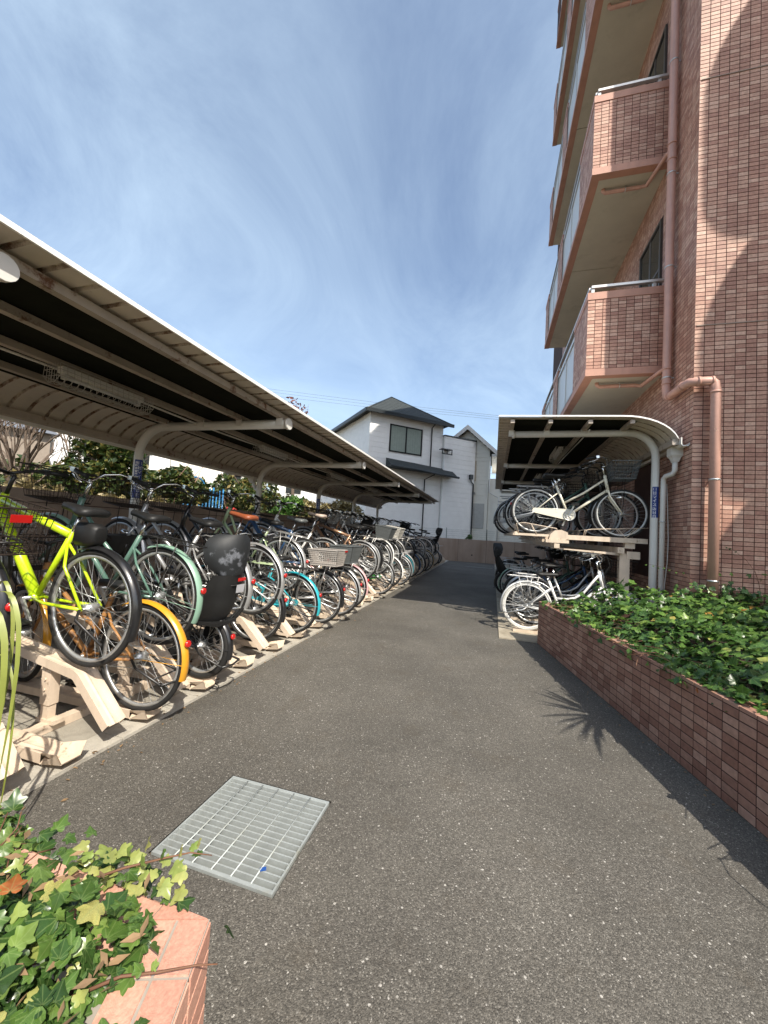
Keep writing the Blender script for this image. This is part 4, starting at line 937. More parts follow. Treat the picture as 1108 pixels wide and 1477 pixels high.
def bicycle(label, loc, head, pitch=0., group=None, **kw):
    s = dict(DEF); s.update(kw); r = s['r']; lod = s['lod']; kd = s['frame']; fm = PAINT[s['c']]; fcm = PAINT[s['fc']] if s['fend'] else None
    t = thing('bicycle', label, 'bicycle', loc, (0, 0, 0), group)
    t.matrix_world = Matrix.Translation(loc) @ Matrix.Rotation(head, 4, 'Z') @ Matrix.Rotation(-pitch, 4, 'Y')
    tw = .0165 if r > .3 else .026
    def P(nm, key, fn, mat, par=None, lc=(0, 0, 0), lb=None):
        return tag(link(nm, cached(nm + '|' + key, fn, mat), par or t, lc), lb)
    P('frame', f'{kd}{r}{lod > 0}', g_frame(kd, r, lod), fm)
    st = s['steer']; piv = Vector((.95, 0, 0)); Rz = Matrix.Rotation(st, 4, 'Z'); off = piv - Rz @ piv
    def S(nm, key, fn, mat, lc=(0, 0, 0), par=None):
        if par: return P(nm, key, fn, mat, par, lc)
        o = P(nm, key, fn, mat); o.location = off + Rz @ Vector(lc); o.rotation_euler = (0, 0, st); return o
    S('fork', f'{kd}{r}', g_fork(kd, r), fm if s.get('forkc') is None else PAINT[s['forkc']])
    for nm, xx in (('rear', 0), ('front', WB)):
        if nm == 'rear': wv = P('wheel', f'{r}', g_rim(r, tw), s['rim'], None, (0, 0, r))
        else: wv = S('wheel', f'{r}', g_rim(r, tw), s['rim'], (WB, 0, r))
        P('tyre', f'{r}', g_tyre(r, tw), s['tyre'], wv); P('spokes', f'{r}{lod > 1}', g_spokes(r - 2 * tw, 32 if lod < 2 else 20, .0011 if lod < 1 else .0014), STEEL, wv); P('hub', '', g_hub(), STEEL, wv)
    if s['fend']:
        P('rear_fender', f'{r}', g_fender(r + .018, 62, 196), fcm, None, (0, 0, r)); S('front_fender', f'{r}', g_fender(r + .018, 62, 205, .05), fcm, (WB, 0, r))
    ST = GEO[kd]['ST']; sx, sz = ST[0] - .035, s.get('sz', .90)
    P('seat_post', f'{kd}{sz}', lambda: G().tube([(ST[0] + .01, 0, ST[1] - .03), (ST[0] - .03, 0, sz - .05)], .0125, 8), CHROME)
    P('saddle', '', g_saddle, s['saddle'], None, (ST[0] - .035, 0, sz))
    hb = S('handlebar', f'{kd}{s["bar"]}', g_bar(kd, s['bar']), s['barmat'])
    for sy in (-1, 1): P('grip', f'{kd}{s["bar"]}{sy}', g_grip(kd, s['bar'], sy), s['gripmat'], hb)
    if lod < 2:
        for sy in (-1, 1): P('brake_lever', f'{kd}{s["bar"]}{sy}', g_lever(kd, s['bar'], sy), s['barmat'], hb)
    if lod < 2: S('brake_cable', f'{kd}{s["bar"]}', g_cables(kd, s['bar']), BLACK)
    if s['basket'] == 'child': S('front_child_basket', '', g_front_seat_basket, BLACK)
    elif s['basket']:
        mt, bf = BASK[s['basket']]; b = S('basket', s['basket'], bf, mt, (1.10, 0, .80 if kd != 'mini' else .80))
        if lod < 2: P('basket_stay', f'{r}', lambda: G().tube([(0, -.062, r - .80), (.02, -.07, 0), (.02, .07, 0), (0, .062, r - .80)], .004, 5), SILVERWIRE if 'silver' in s['basket'] else DARKWIRE, b)
    if s['rear'] in ('carrier', 'rear_basket'): P('carrier', '', g_carrier, BLACKMET if s.get('carblack') else SILVERWIRE)
    if s['rear'] == 'rear_basket':
        mt, bf = BASK[s['rb']]; rb = P('rear_basket', s['rb'], bf, mt, None, (-.10, 0, s.get('rbz', .742)))
        if s.get('rplate'): P('red_panel', '', lambda: G().obb((-.196, 0, .175), (.002, 0, 0), (0, .042, 0), (0, 0, .018)), REDPLATE, rb)
        if s.get('redcorner'): P('red_corner', '', lambda: G().obb((-.205, -.11, .175), (.004, 0, 0), (0, .035, 0), (0, 0, .008)), REDPLATE, rb)
    if s['rear'] == 'child':
        P('carrier', '', g_carrier, BLACKMET); cs = P('child_seat', '', g_seat_shell, BLACK, None, (.0, 0, -.15)); P('head_guard', '', g_head_guard, M('scuffed_plastic', (.018, .020, .022), .6, var=.3, spots=((.16, .17, .19), 6, .56, .08)) if 'scuffed_plastic' not in bpy.data.materials else bpy.data.materials['scuffed_plastic'], cs)
        P('footrest', '-1', lambda: g_foot(-1), BLACK, cs); P('footrest', '1', lambda: g_foot(1), BLACK, cs)
        P('red_label', '', lambda: G().obb((-.286, -.04, .93), (.0015, 0, 0), (0, .045, 0), (0, 0, .012)), REDPLATE, cs); P('printed_label', '', lambda: G().obb((-.277, -.04, .86), (.0015, 0, 0.0001), (0, .045, 0), (-.003, 0, .03)), PAPER, cs)
    if s['caseon'] and lod < 2: P('chain_case', f'{r}', g_chaincase(r), PAINT[s['case']] if s['case'] else BLACK)
    if lod < 2 and (s['case'] or not s['caseon']): P('chainring', f'{r}', lambda: g_ring_chain(r), STEEL)
    if lod < 2:
        ca = s.get('crank', .7); cr = P('crank', f'{ca}', g_crank(ca), STEEL)
        for sy in (-1, 1): P('pedal', f'{ca}{sy}', g_pedal(ca, sy), BLACK, cr)
        P('kickstand', f'{s["stand"]}{r}', g_stand(r) if s['stand'] == 'double' else g_side_stand(r), STEEL if not s.get('carblack') else BLACKMET)
    if s['refl'] and (lod == 0 or s.get('refl') == 2): P('reflector', f'{r}', g_reflector(r + (r + .03) * math.sin(R(160)), (r + .03) * math.cos(R(160))), REDREF)
    if lod < 2: S('headlight', f'{r}', g_light(r, WB - .04, r + .22), BLACK if s.get('carblack') else CHROME)
    if s['bag']: P('saddle_bag', '', g_bag, BLACK)
    return t

# ------------------------------------------------------------ left racks
TRP = [(-.055, -.030), (-.055, .020), (-.045, .020), (-.034, .0), (-.012, .0), (0, .004), (.012, .0), (.034, .0), (.045, .020), (.055, .020), (.055, -.030), (.052, -.030), (.052, .017), (.046, .017), (.036, -.003), (-.036, -.003), (-.046, .017), (-.052, .017), (-.052, -.030)]
def g_upper_tray():
    return G().sweep(TRP, [(-3.58, .595), (-3.0, .505), (-2.26, .385), (-2.235, .372), (-1.99, .135)])
def g_lower_tray():
    q = G().sweep(TRP, [(-3.62, .075), (-2.12, .072)])
    q.grid([[(-2.12, y, .072 + h) for y, h in ((-.055, .020), (-.034, .0), (.034, .0), (.055, .020))], [(-1.985, y, .072 + h) for y, h in ((-.072, .050), (-.045, -.01), (.045, -.01), (.072, .050))]], False)
    q.grid([[(-2.12, y, .069 + h) for y, h in ((-.055, -.03), (-.034, -.006), (.034, -.006), (.055, -.03))][::-1], [(-1.987, y, .069 + h) for y, h in ((-.074, .050), (-.047, -.012), (.047, -.012), (.074, .050))][::-1]], False)
    return q
def g_leg(x, zt):
    def f():
        q = G(); q.box(x - .03, x + .03, -.022, .022, .06, zt - .12); q.box(x - .036, x + .036, -.028, .028, zt - .26, zt - .0)
        for z in (zt - .05, zt - .11, zt - .17): q.tube([(x, -.028, z), (x, -.036, z)], .008, 6)
        q.obb((x + .02, 0, .07), (.07, 0, 0), (0, .03, 0), (0, 0, .012)); return q
    return f
um, lm_ = g_upper_tray().mesh('upper_tray', CREAM), g_lower_tray().mesh('lower_tray', CREAM)
l1, l2 = g_leg(-2.50, .42)().mesh('rack_leg', CREAM), g_leg(-3.35, .55)().mesh('rack_leg', CREAM)
NR = 7
for b in range(NR):
    yb = .02 + 2.5 * b
    lb = ['nearest cream steel bicycle rack section with an empty low tray, beside the lime bicycle', 'cream steel bicycle rack section under the child seat bicycle', 'cream steel bicycle rack section under the grey rear baskets', 'cream steel bicycle rack section under the copper bicycle', 'cream steel bicycle rack section in full shade past the middle of the left row', 'cream steel bicycle rack section two before the end wall', 'cream steel bicycle rack section next to the end wall'][b]
    rk = thing('bicycle_rack', lb, 'bicycle rack', (0, yb, 0), group='rack sections of the left row')
    for j in range(5):
        yu, yl = .205 + .5 * j, .48 + .5 * j
        a = link('upper_tray', um, rk, (rnd.uniform(-.015, .015), yu + .01, 0), (0, 0, rnd.uniform(-.006, .006)))
        link('rack_leg', l1, a, (0, 0, 0)); link('rack_leg', l2, a, (0, 0, 0))
        link('lower_tray', lm_, rk, (rnd.uniform(-.02, .02), yl, 0), (0, 0, rnd.uniform(-.008, .008)))
    for x in (-2.46, -3.36):
        q = G(); q.box(x - .03, x + .03, yb, yb + 2.48, .014, .064); q.box(x - .034, x + .034, yb + 1.2, yb + 1.28, .0139, .0675); part('base_rail', q, CREAM, rk)
    q = G()
    for x in (-2.46, -3.36):
        for yy in (.3, 1.24, 2.2): q.tube([(x + .0, yb + yy, .064), (x, yb + yy, .078)], .010, 6)
    part('anchor_bolt', q, RUST, rk)

UY = lambda j: 1.235 + .5 * j
LY = lambda j: 1.50 + .5 * j
URX, LRX = -2.26, -2.10
PIT = math.atan2(.12, .75)
def upper(j, label, **kw):
    x = kw.pop('x', URX); zz = .414 + .15 * (-x - 2.2); kw.setdefault('lod', 0 if j < 9 else (1 if j < 16 else 2))
    return bicycle(label, (x, UY(j) + kw.pop('dy', 0), zz), math.pi + kw.pop('rz', 0), PIT, kw.pop('grp', None), **kw)
def lower(j, label, **kw):
    kw.setdefault('lod', 0 if j < 9 else (1 if j < 16 else 2))
    return bicycle(label, (kw.pop('x', LRX), LY(j) + kw.pop('dy', 0), .08), math.pi + kw.pop('rz', 0), 0, kw.pop('grp', None), **kw)
upper(0, 'dark bicycle cut off by the left photo edge, wire rear basket with a red plate', c='black', fc='black', frame='diamond', basket='wire_dark', rear='rear_basket', rb='wire_rear', rplate=True, rbz=.68, bar='flat', barmat=BLACKMET, carblack=True, x=-2.49)
upper(1, 'lime yellow bicycle with black saddle and saddle bag on a raised tray', c='lime', fc='black', frame='diamond', basket=None, rear=None, bar='flat', barmat=BLACKMET, caseon=False, bag=True, sz=.88, rim=STEEL, refl=False, stand='side', steer=.1, dy=-.03, carblack=True)
lower(1, 'rusty bicycle with a bright orange rear fender, low between the lime and sage green ones', c='rust_orange', fc='orange', frame='step', basket='wire_dark', rear=None, barmat=BLACKMET, bar='flat', caseon=False, dy=-.03, steer=-.2, carblack=True, sz=.78)
upper(2, 'sage green city bicycle with black padded saddle and dark front wire basket', c='green', fc='sage', frame='step', basket='wire_dark', rear='carrier', carblack=True, case='black', sz=.86, steer=.12, dy=-.06)
lower(2, 'black electric bicycle with small wheels and a black rear child seat', c='black', fc='black', frame='mini', r=.255, basket='child', rear='child', bar='flat', barmat=BLACKMET, carblack=True, x=-2.12, sz=.80, dy=.03)
upper(3, 'silver framed city bicycle with swept handlebar behind the black child seat', c='silver', fc='silver', frame='step', basket='wire_dark', rear='carrier', sz=.84, steer=-.1)
upper(4, 'bicycle with brown leather saddle and bright metal rear fender', c='black', fc='silver', frame='step', basket='wire_dark', rear=None, bar='flat', barmat=BLACKMET, saddle=BROWN, sz=.92)
lower(4, 'black bicycle half hidden between the brown saddle one and the turquoise one', c='darkgrey', fc='black', frame='curve', basket='wire_dark', x=-2.32, sz=.84, carblack=True, bar='flat', barmat=BLACKMET)
lower(5, 'turquoise bicycle with turquoise rear fender and pinkish tyre walls', c='cyan', fc='cyan', frame='step', basket='wire_dark', rear='carrier', carblack=True, x=-2.15, case='cyan', sz=.84, dy=-.05)
upper(6, 'pale green curved frame bicycle behind the grey mesh basket', c='palegreen', fc='silver', frame='curve', basket='wire_dark', x=-2.55, sz=.84)
lower(6, 'black fendered bicycle carrying a light grey mesh rear basket with a red corner', c='silver', fc='black', frame='step', basket='wire_dark', rear='rear_basket', rb='mesh_grey', redcorner=True, x=-2.08, dy=-.02)
lower(7, 'silver bicycle carrying a dark grey plastic rear basket', c='silver', fc='silver', frame='curve', basket='wire_silver', rear='rear_basket', rb='plastic_dark', x=-2.04)
upper(7, 'blue diamond frame bicycle with grey saddle, just before the pale saddle', c='blue', fc='black', frame='diamond', basket=None, rear=None, bar='flat', barmat=BLACKMET, saddle=CLEARGREY, caseon=False, x=-2.5, fend=False, sz=.9)
upper(8, 'white bicycle with a tall pale worn saddle', c='white', fc='silver', frame='step', basket='wire_dark', rear=None, saddle=WHITELEATHER, x=-2.45, sz=1.0)
lower(8, 'bicycle with dusty pink rear fender, low beside the dark grey basket', c='pink', fc='pink', frame='step', basket='wire_silver', x=-2.10, rear='carrier')
upper(10, 'copper brown diamond frame bicycle raised high next to a long shiny ramp', c='copper', fc='silver', frame='diamond', basket='wire_dark', rear=None, x=-2.22, caseon=False, bar='flat', barmat=BLACKMET)
lower(11, 'black bicycle with bare black tyres and a green chain case behind its wheel', c='black', fc='black', frame='diamond', basket=None, fend=False, rear=None, case='brightgreen', x=-2.05, carblack=True)
upper(11, 'black raised bicycle just past the copper brown one', c='black', fc='black', frame='step', basket='wire_dark', x=-2.3)
auto = [
 ('u', 12, 'brown bicycle carrying a dark plastic rear basket up on a tray', dict(c='copper', fc='silver', rear='rear_basket', rb='plastic_dark', frame='step')),
 ('l', 12, 'silver bicycle with bright silver fender, first of the low ones past the shade line', dict(c='silver', fc='silver', basket='wire_dark')),
 ('u', 13, 'white fendered bicycle raised above the blue low bicycle', dict(c='white', fc='white', frame='curve', basket='wire_silver')),
 ('l', 13, 'pale bicycle with white fender low on the shaded tray', dict(c='white', fc='white')),
 ('l', 14, 'silver diamond frame bicycle low in the shade', dict(c='silver', fc='silver', frame='diamond', basket=None)),
 ('u', 14, 'black bicycle carrying a pale mesh rear basket up on a tray', dict(c='black', fc='black', rear='rear_basket', rb='mesh_pale', carblack=True)),
 ('l', 15, 'blue green bicycle with teal rear fender low in the shade', dict(c='teal', fc='teal', frame='curve')),
 ('u', 15, 'dark grey raised bicycle with silver wire basket', dict(c='darkgrey', fc='silver', basket='wire_silver')),
 ('l', 16, 'silver curved frame bicycle low after the teal one', dict(c='silver', fc='silver', frame='curve', basket='wire_silver')),
 ('u', 17, 'black raised bicycle with black plastic front basket', dict(c='black', fc='black', basket='plastic_black', bar='flat', barmat=BLACKMET)),
 ('l', 17, 'bright blue bicycle with blue fender deep in the shade', dict(c='blue', fc='blue', frame='step')),
 ('l', 18, 'black bicycle with black fender low behind the bright blue one', dict(c='black', fc='black', basket='wire_dark', carblack=True)),
 ('u', 18, 'wine red raised bicycle with dark wire basket', dict(c='wine', fc='black', basket='wire_dark')),
 ('u', 20, 'navy raised bicycle with silver fender', dict(c='navy', fc='silver', basket='wire_dark')),
 ('l', 20, 'silver bicycle with dark wire basket low near the row end', dict(c='silver', fc='silver', basket='wire_dark', frame='diamond')),
 ('l', 21, 'gold bicycle low near the far end of the left row', dict(c='gold', fc='gold')),
 ('u', 22, 'dark purple raised bicycle with bright fender near the row end', dict(c='navy', fc='white', basket='wire_dark', frame='curve')),
 ('l', 23, 'black diamond frame bicycle with bright rim low near the row end', dict(c='black', fc='silver', frame='diamond', basket=None, carblack=True)),
 ('u', 24, 'black raised bicycle with straight handlebar near the row end', dict(c='black', fc='black', frame='diamond', basket=None, bar='flat', barmat=BLACKMET)),
 ('l', 25, 'grey bicycle low by the end of the left row', dict(c='darkgrey', fc='silver', basket='wire_silver')),
 ('u', 26, 'bicycle with a covered black rear seat sticking up, last of the left row', dict(c='black', fc='silver', rear='child', basket='plastic_black')),
 ('l', 27, 'silver small wheeled bicycle in the far corner by the end wall', dict(c='silver', fc='silver', frame='mini', r=.255, basket='wire_dark')),
]
for a, j, lb, kw in auto:
    kw = dict(kw); kw['x'] = (URX if a == 'u' else LRX) + rnd.uniform(-.12, .08); kw['steer'] = rnd.uniform(-.2, .2); kw['sz'] = rnd.uniform(.82, .94); kw['refl'] = rnd.random() < .3; kw['rim'] = DULLRIM if rnd.random() < .55 else STEEL; kw['rz'] = rnd.uniform(-.02, .02)
    (upper if a == 'u' else lower)(j, lb, **kw)
# tree of small things on the kerb: wheel locks are left on the floor
for (x, y, rz, lb) in ((-2.04, 2.50, .3, 'loose black wire loop lock lying on the kerb beside the child seat bicycle'), (-2.02, 6.55, 1.0, 'thin dark cable lying over the kerb beside the copper bicycle')):
    t = thing('cable_lock', lb, 'cable lock', (x, y, .02)); q = G(); pts = [(.09 * math.cos(a) * (1 + .2 * math.sin(3 * a)), .05 * math.sin(a), .010 + .03 * abs(math.sin(a))) for a in np.linspace(0, 2 * math.pi, 22)[:-1]]
    q.tube(pts, .004, 5, closed=True); o = link('loop', q.mesh('loop', BLACK), t); o.rotation_euler = (0, 0, rz)

# ------------------------------------------------------------ double deck rack on the right
dr = thing('double_deck_rack', 'cream steel double deck bicycle rack under the right canopy', 'bicycle rack', (1.2, 5.9, 0))
def g_deck_tray():
    q = G(); q.box(.34, .95, -.035, .035, -.02, .012); q.box(.78, 1.98, -.05, -.046, -.045, .02); q.box(.78, 1.98, .046, .05, -.045, .02); q.box(.78, 1.98, -.046, .046, -.045, -.041)
    q.box(.30, .34, -.035, .035, -.02, .03)
    return q
def g_guard():
    q = G()
    for sy in (-1, 1):
        q.tube([(1.22, sy * .045, .02), (1.24, sy * .05, .10), (1.30, sy * .05, .115), (1.98, sy * .05, .165)], .006, 6); q.tube([(1.62, sy * .05, .14), (1.72, sy * .05, .02)], .005, 6); q.tube([(1.86, sy * .05, .155), (1.72, sy * .05, .02)], .005, 6)
        q.tube([(.36, sy * .035, .01), (.32, sy * .045, .15), (.42, sy * .05, .165), (.86, sy * .05, .10), (.88, sy * .04, .02)], .006, 6); q.tube([(.52, sy * .05, .15), (.60, sy * .04, .01)], .005, 6)
    return q
def g_pivot():
    q = G(); q.prism([(.76, -.055), (.98, -.055), (1.02, -.02), (1.00, .055), (.92, .085), (.84, .075), (.78, .02)], lambda a, b, t: (a, t, b), -.058, .058); q.box(.72, 1.02, -.07, .07, -.10, -.056); return q
dm, gm, pm = g_deck_tray().mesh('deck_tray', CREAM), g_guard().mesh('wheel_guard', CREAM), g_pivot().mesh('pivot_housing', CREAM)
UYR = lambda k: 5.93 + .42 * k
for k in range(15):
    a = link('deck_tray', dm, dr, (-1.2, UYR(k) - 5.9, 1.36)); link('wheel_guard', gm, a); link('pivot_housing', pm, a)
q = G(); q.box(1.62, 1.70, 5.85, 12.4, 1.17, 1.25); part('support_beam', q, CREAM, dr)
q = G(); q.box(.83, .90, 5.85, 12.4, 1.19, 1.25); part('support_beam', q, CREAM, dr)
for y in (5.95, 8.1, 10.2, 12.25):
    q = G(); q.box(1.66, 1.78, y - .05, y + .05, .014, 1.16); q.box(1.63, 1.81, y - .07, y + .07, .014, .03); part('rack_post', q, CREAM, dr)
    q = G(); q.add([(.80, y - .03, 1.18), (1.84, y - .03, 1.13), (1.84, y + .03, 1.13), (.80, y + .03, 1.18), (.80, y - .03, 1.19), (1.84, y - .03, 1.17), (1.84, y + .03, 1.17), (.80, y + .03, 1.19)], [(0, 3, 2, 1), (4, 5, 6, 7), (0, 1, 5, 4), (1, 2, 6, 5), (2, 3, 7, 6), (3, 0, 4, 7)])
    q.box(1.72, 1.84, y - .045, y + .045, 1.24, 1.315); q.box(1.74, 1.90, y - .055, y + .055, 1.10, 1.2); part('bracket', q, CREAM, dr)
def g_lt(): return G().sweep(TRP, [(.32, .03), (1.98, .03)])
ltm = g_lt().mesh('lower_tray', CREAM)
LYR = lambda k: 5.72 + .4 * k
for k in range(17): link('lower_tray', ltm, dr, (-1.2, LYR(k) - 5.9, 0))
def rup(k, label, **kw): return bicycle(label, (kw.pop('x', .66), UYR(k), 1.372), kw.pop('rz', 0), 0, kw.pop('grp', None), **dict(dict(lod=0 if k < 2 else 1), **kw))
def rlo(k, label, **kw): return bicycle(label, (kw.pop('x', .50), LYR(k), .036), kw.pop('rz', 0), 0, kw.pop('grp', None), **dict(dict(lod=0 if k < 2 else 1), **kw))
rup(0, 'ivory bicycle with pale chain case on the front upper tray of the double rack', c='ivory', fc='black', frame='step', fend=False, basket='lattice_dark', rear=None, case='ivory', x=.57, sz=.86, bar='swept', rim=M('white_rim', (.6, .6, .57), .35, .2), steer=-.05, refl=False, crank=1.2)
rup(1, 'black bicycle on the second upper tray, behind the ivory one', c='black', fc='black', barmat=BLACKMET, frame='step', basket='wire_dark', x=.60)
rup(2, 'dark green upper bicycle with black fender on the third upper tray', c='green', fc='black', barmat=BLACKMET, basket='wire_dark', x=.5)
rup(3, 'grey upper bicycle in the dark on the fourth upper tray', c='darkgrey', fc='darkgrey', basket='wire_dark', barmat=BLACKMET, x=.56)
rup(5, 'black upper bicycle with wheel sticking out on the left of the upper deck', c='black', fc='black', basket='wire_dark', x=.38, frame='diamond')
rup(6, 'navy upper bicycle deep in the right canopy shade', c='navy', fc='black', basket='wire_dark', x=.42)
rup(8, 'grey upper bicycle far back on the upper deck', c='darkgrey', fc='silver', x=.35)
rup(10, 'wine red upper bicycle far back on the upper deck', c='wine', fc='black', x=.35)
rlo(0, 'white bicycle with white tyres, front low place of the double rack beside the ivy planter', c='white', fc='white', frame='curve', basket=None, rear='carrier', tyre=M('white_rubber', (.55, .54, .50), .6, var=.12), rim=PAINT['white'], caseon=False, sz=.80, r=.33, refl=False, x=.49, steer=0, crank=-.5)
rlo(1, 'silver bicycle with twin curved tubes just behind the white low bicycle', c='silver', fc='darkgrey', frame='curve', basket='wire_dark', x=.62)
rlo(2, 'pale silver bicycle third along the low deck', c='silver', fc='silver', frame='curve', basket='wire_dark', x=.58, rear=None)
rlo(3, 'blue bicycle in the dark of the low deck', c='blue', fc='black', basket='wire_dark', x=.55)
rlo(4, 'black bicycle in the dark of the low deck with wire basket', c='black', fc='black', basket='wire_dark', x=.6, frame='step')
rlo(6, 'dark green bicycle in the dark of the low deck', c='green', fc='sage', basket='wire_dark', x=.5)
rlo(8, 'wine red electric bicycle with black rear child seat sticking out into the lane', c='wine', fc='black', frame='mini', r=.255, basket='child', rear='child', bar='flat', barmat=BLACKMET, carblack=True, x=.34, sz=.82)
rlo(10, 'black bicycle with carrier at the far end of the low deck', c='black', fc='black', basket='wire_dark', x=.45)
rlo(12, 'silver bicycle at the far end of the low deck', c='silver', fc='silver', basket='wire_dark', x=.45)
# ------------------------------------------------------------ ivy
HALF = [(0, .02), (.09, -.06), (.24, -.10), (.38, -.04), (.43, .11), (.36, .23), (.45, .31), (.57, .45), (.45, .53), (.30, .56), (.22, .70), (.11, .90), (0, 1.02)]
OUT = HALF + [(-x, y) for x, y in HALF[::-1][1:-1]]
def leaf_template(curl, fold):
    pts = [(0, .28)] + OUT; v = [(x, y - .0, -fold * abs(x) - curl * (y - .2) ** 2 + (.045 * math.sin(7 * x + 9 * y + 30 * curl) if (x or y > .5) else 0)) for x, y in pts]
    n = len(OUT); f = [(0, 1 + i, 1 + (i + 1) % n) for i in range(n)]
    return np.array(v), np.array(f), np.array(pts)
LT = [leaf_template(c, fo) for c, fo in ((.15, -.18), (.38, .22), (.08, .36), (.55, -.05))]
def rot_from(n, spin):
    n = n / np.linalg.norm(n); a = np.array([0, 0, 1.]) if abs(n[2]) < .95 else np.array([1., 0, 0]); u = np.cross(a, n); u /= np.linalg.norm(u); v = np.cross(n, u)
    c, s = math.cos(spin), math.sin(spin); return np.array([u * c + v * s, -u * s + v * c, n])
def ivy(t, spots, mat, n_obj, name='leaf'):
    """spots: (pos, normal, spin, size, tone)"""
    o = np.array(wpos(t)); cpos = np.array([0, 0, CAM_H]); spots = sorted(spots, key=lambda s: np.linalg.norm(s[0] - cpos) / s[3])
    lm = {}
    for p, n, sp, size, tone in spots[:n_obj]:
        k = rnd.randrange(4); ti = min(9, int(tone * 10)); key = (k, ti)
        if key not in lm:
            V_, F_, U_ = LT[k]; lm[key] = np_mesh('leaf', V_, F_, mat, [min(1, ti / 10 + .05)] * len(F_), U_, smooth=True)
        ob = link(name, lm[key], t); B_ = rot_from(n, sp) * size
        ob.matrix_local = Matrix(((B_[0][0], B_[1][0], B_[2][0], p[0] - o[0]), (B_[0][1], B_[1][1], B_[2][1], p[1] - o[1]), (B_[0][2], B_[1][2], B_[2][2], p[2] - o[2]), (0, 0, 0, 1)))
    vs_, fs, tn, uv = [], [], [], []; c = 0
    for p, n, sp, size, tone in spots[n_obj:]:
        V_, F_, U_ = LT[rnd.randrange(4)]; vs_.append((V_ * size) @ rot_from(n, sp) + p - o); fs.append(F_ + c); tn.append(np.full(len(F_), tone)); uv.append(U_); c += len(V_)
    if vs_: tag(link('leaves', np_mesh('leaves', np.concatenate(vs_), np.concatenate(fs), mat, np.concatenate(tn), np.concatenate(uv), smooth=True), t), kind='stuff')
nr = np.random.RandomState(5)
def fnoise(x, y): return math.sin(x * 3.1 + 1.3 * math.sin(y * 2.3)) * .5 + math.sin(y * 4.7 + x * 1.9) * .3 + math.sin(x * 9 + y * 7.3) * .2
iv = thing('ivy_plant', 'dense dark green ivy filling the long right planter', 'ivy', (1.6, 3.6, .45))
sp = []
for _ in range(12500):
    s = nr.uniform(-.02, 6.2); y_c = (A + dirp * s)[1]
    if y_c < .3 and nr.rand() < .75: continue
    wmax = 4.1 - (A + dirp * s)[0]; off = nr.uniform(.0, 1) ** 1.25 * wmax
    q = A + dirp * s - nrm * (off + .03)
    if q[1] > 5.16: continue
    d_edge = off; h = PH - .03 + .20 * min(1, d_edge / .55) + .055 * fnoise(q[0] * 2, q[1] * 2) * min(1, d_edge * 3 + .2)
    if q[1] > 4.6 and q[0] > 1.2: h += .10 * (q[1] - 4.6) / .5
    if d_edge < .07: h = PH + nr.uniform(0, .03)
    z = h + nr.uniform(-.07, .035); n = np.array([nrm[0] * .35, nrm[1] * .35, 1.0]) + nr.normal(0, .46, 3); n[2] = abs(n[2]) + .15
    tone = np.clip(nr.beta(2, 2.6) * .84 + .02 + .22 * (z - h) / .05 + .08 * fnoise(q[0] * 1.3 + 4, q[1] * 1.1), 0, .93)  # lower leaves toned darker: shade in the gaps put into the colour
    if nr.rand() < .012: tone = nr.uniform(.93, 1)
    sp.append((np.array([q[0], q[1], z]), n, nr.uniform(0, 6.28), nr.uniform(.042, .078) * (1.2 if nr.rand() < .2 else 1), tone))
for _ in range(170):    # sprigs hanging over the coping
    s = nr.choice([.35, .95, 1.45, 1.9, 2.35, 2.5]) + nr.normal(0, .12); q = A + dirp * s - nrm * nr.uniform(-.03, .10)
    sp.append((np.array([q[0], q[1], PH + nr.uniform(-.05, .05)]), np.array([nrm[0] * .9, nrm[1] * .9, .5]) + nr.normal(0, .4, 3), nr.uniform(0, 6.28), nr.uniform(.03, .055), nr.uniform(.3, .8)))
for _ in range(420):    # clump climbing the wall and the corner behind the pipe
    x = nr.choice([2.2, 2.55, 3.0, 3.3]) + nr.normal(0, .16); z = .62 + abs(nr.normal(0, .16)); sp.append((np.array([x, 5.12 - abs(nr.normal(0, .06)), z]), np.array([-.2, -1, .6]) + nr.normal(0, .4, 3), nr.uniform(0, 6.28), nr.uniform(.03, .06), nr.uniform(0, .8)))
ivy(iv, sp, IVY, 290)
g = G()
for k in range(60):
    s = nr.uniform(.1, 4.5); q = A + dirp * s - nrm * nr.uniform(.04, .5); pts = []; a = nr.uniform(0, 6.28)
    for i in range(6): pts.append((q[0] + .07 * i * math.cos(a + .25 * i), q[1] + .07 * i * math.sin(a + .25 * i), PH + .02 + .03 * math.sin(i + k)))
    g.tube(pts, .0028, 4)
part('stems', g, M('ivy_stem', (.16, .075, .04), .7, var=.3), iv, kind='stuff')
def twig(label, pts, leaves, name='ivy_shoot'):
    t = thing(name, label, 'ivy shoot', pts[0]); q = G(); q.tube(pts, .0035, 5, rs=list(np.linspace(.0030, .0010, len(pts)))); part('stem', q, bpy.data.materials['ivy_stem'], t)
    ss = []
    for p, sz, tn in leaves: ss.append((np.array(p), np.array([-.3, -.8, .7]) + nr.normal(0, .35, 3), nr.uniform(0, 6.28), sz, tn))
    ivy(t, ss, IVY if pts[0][0] > 0 else IVY_NEAR, 300)
twig('bare curved ivy shoot climbing the tiled wall to the right of the pink pipe', [(2.80, 5.12, .75), (2.79, 5.15, .95), (2.76, 5.16, 1.08), (2.68, 5.165, 1.20), (2.58, 5.165, 1.29), (2.50, 5.165, 1.32)], [((2.53, 5.15, 1.31), .025, .1), ((2.50, 5.15, 1.32), .02, .2), ((2.57, 5.15, 1.28), .022, .1)])
twig('thin ivy shoot arching from the building corner toward the white rainwater pipe', [(2.14, 5.14, .75), (2.15, 5.10, .93), (2.10, 5.14, .99), (2.02, 5.3, 1.03), (1.93, 5.45, 1.06), (1.84, 5.5, 1.07)], [((1.84 + .045 * i, 5.48 - .045 * i, 1.06 - .01 * i), .022, .5) for i in range(7)])

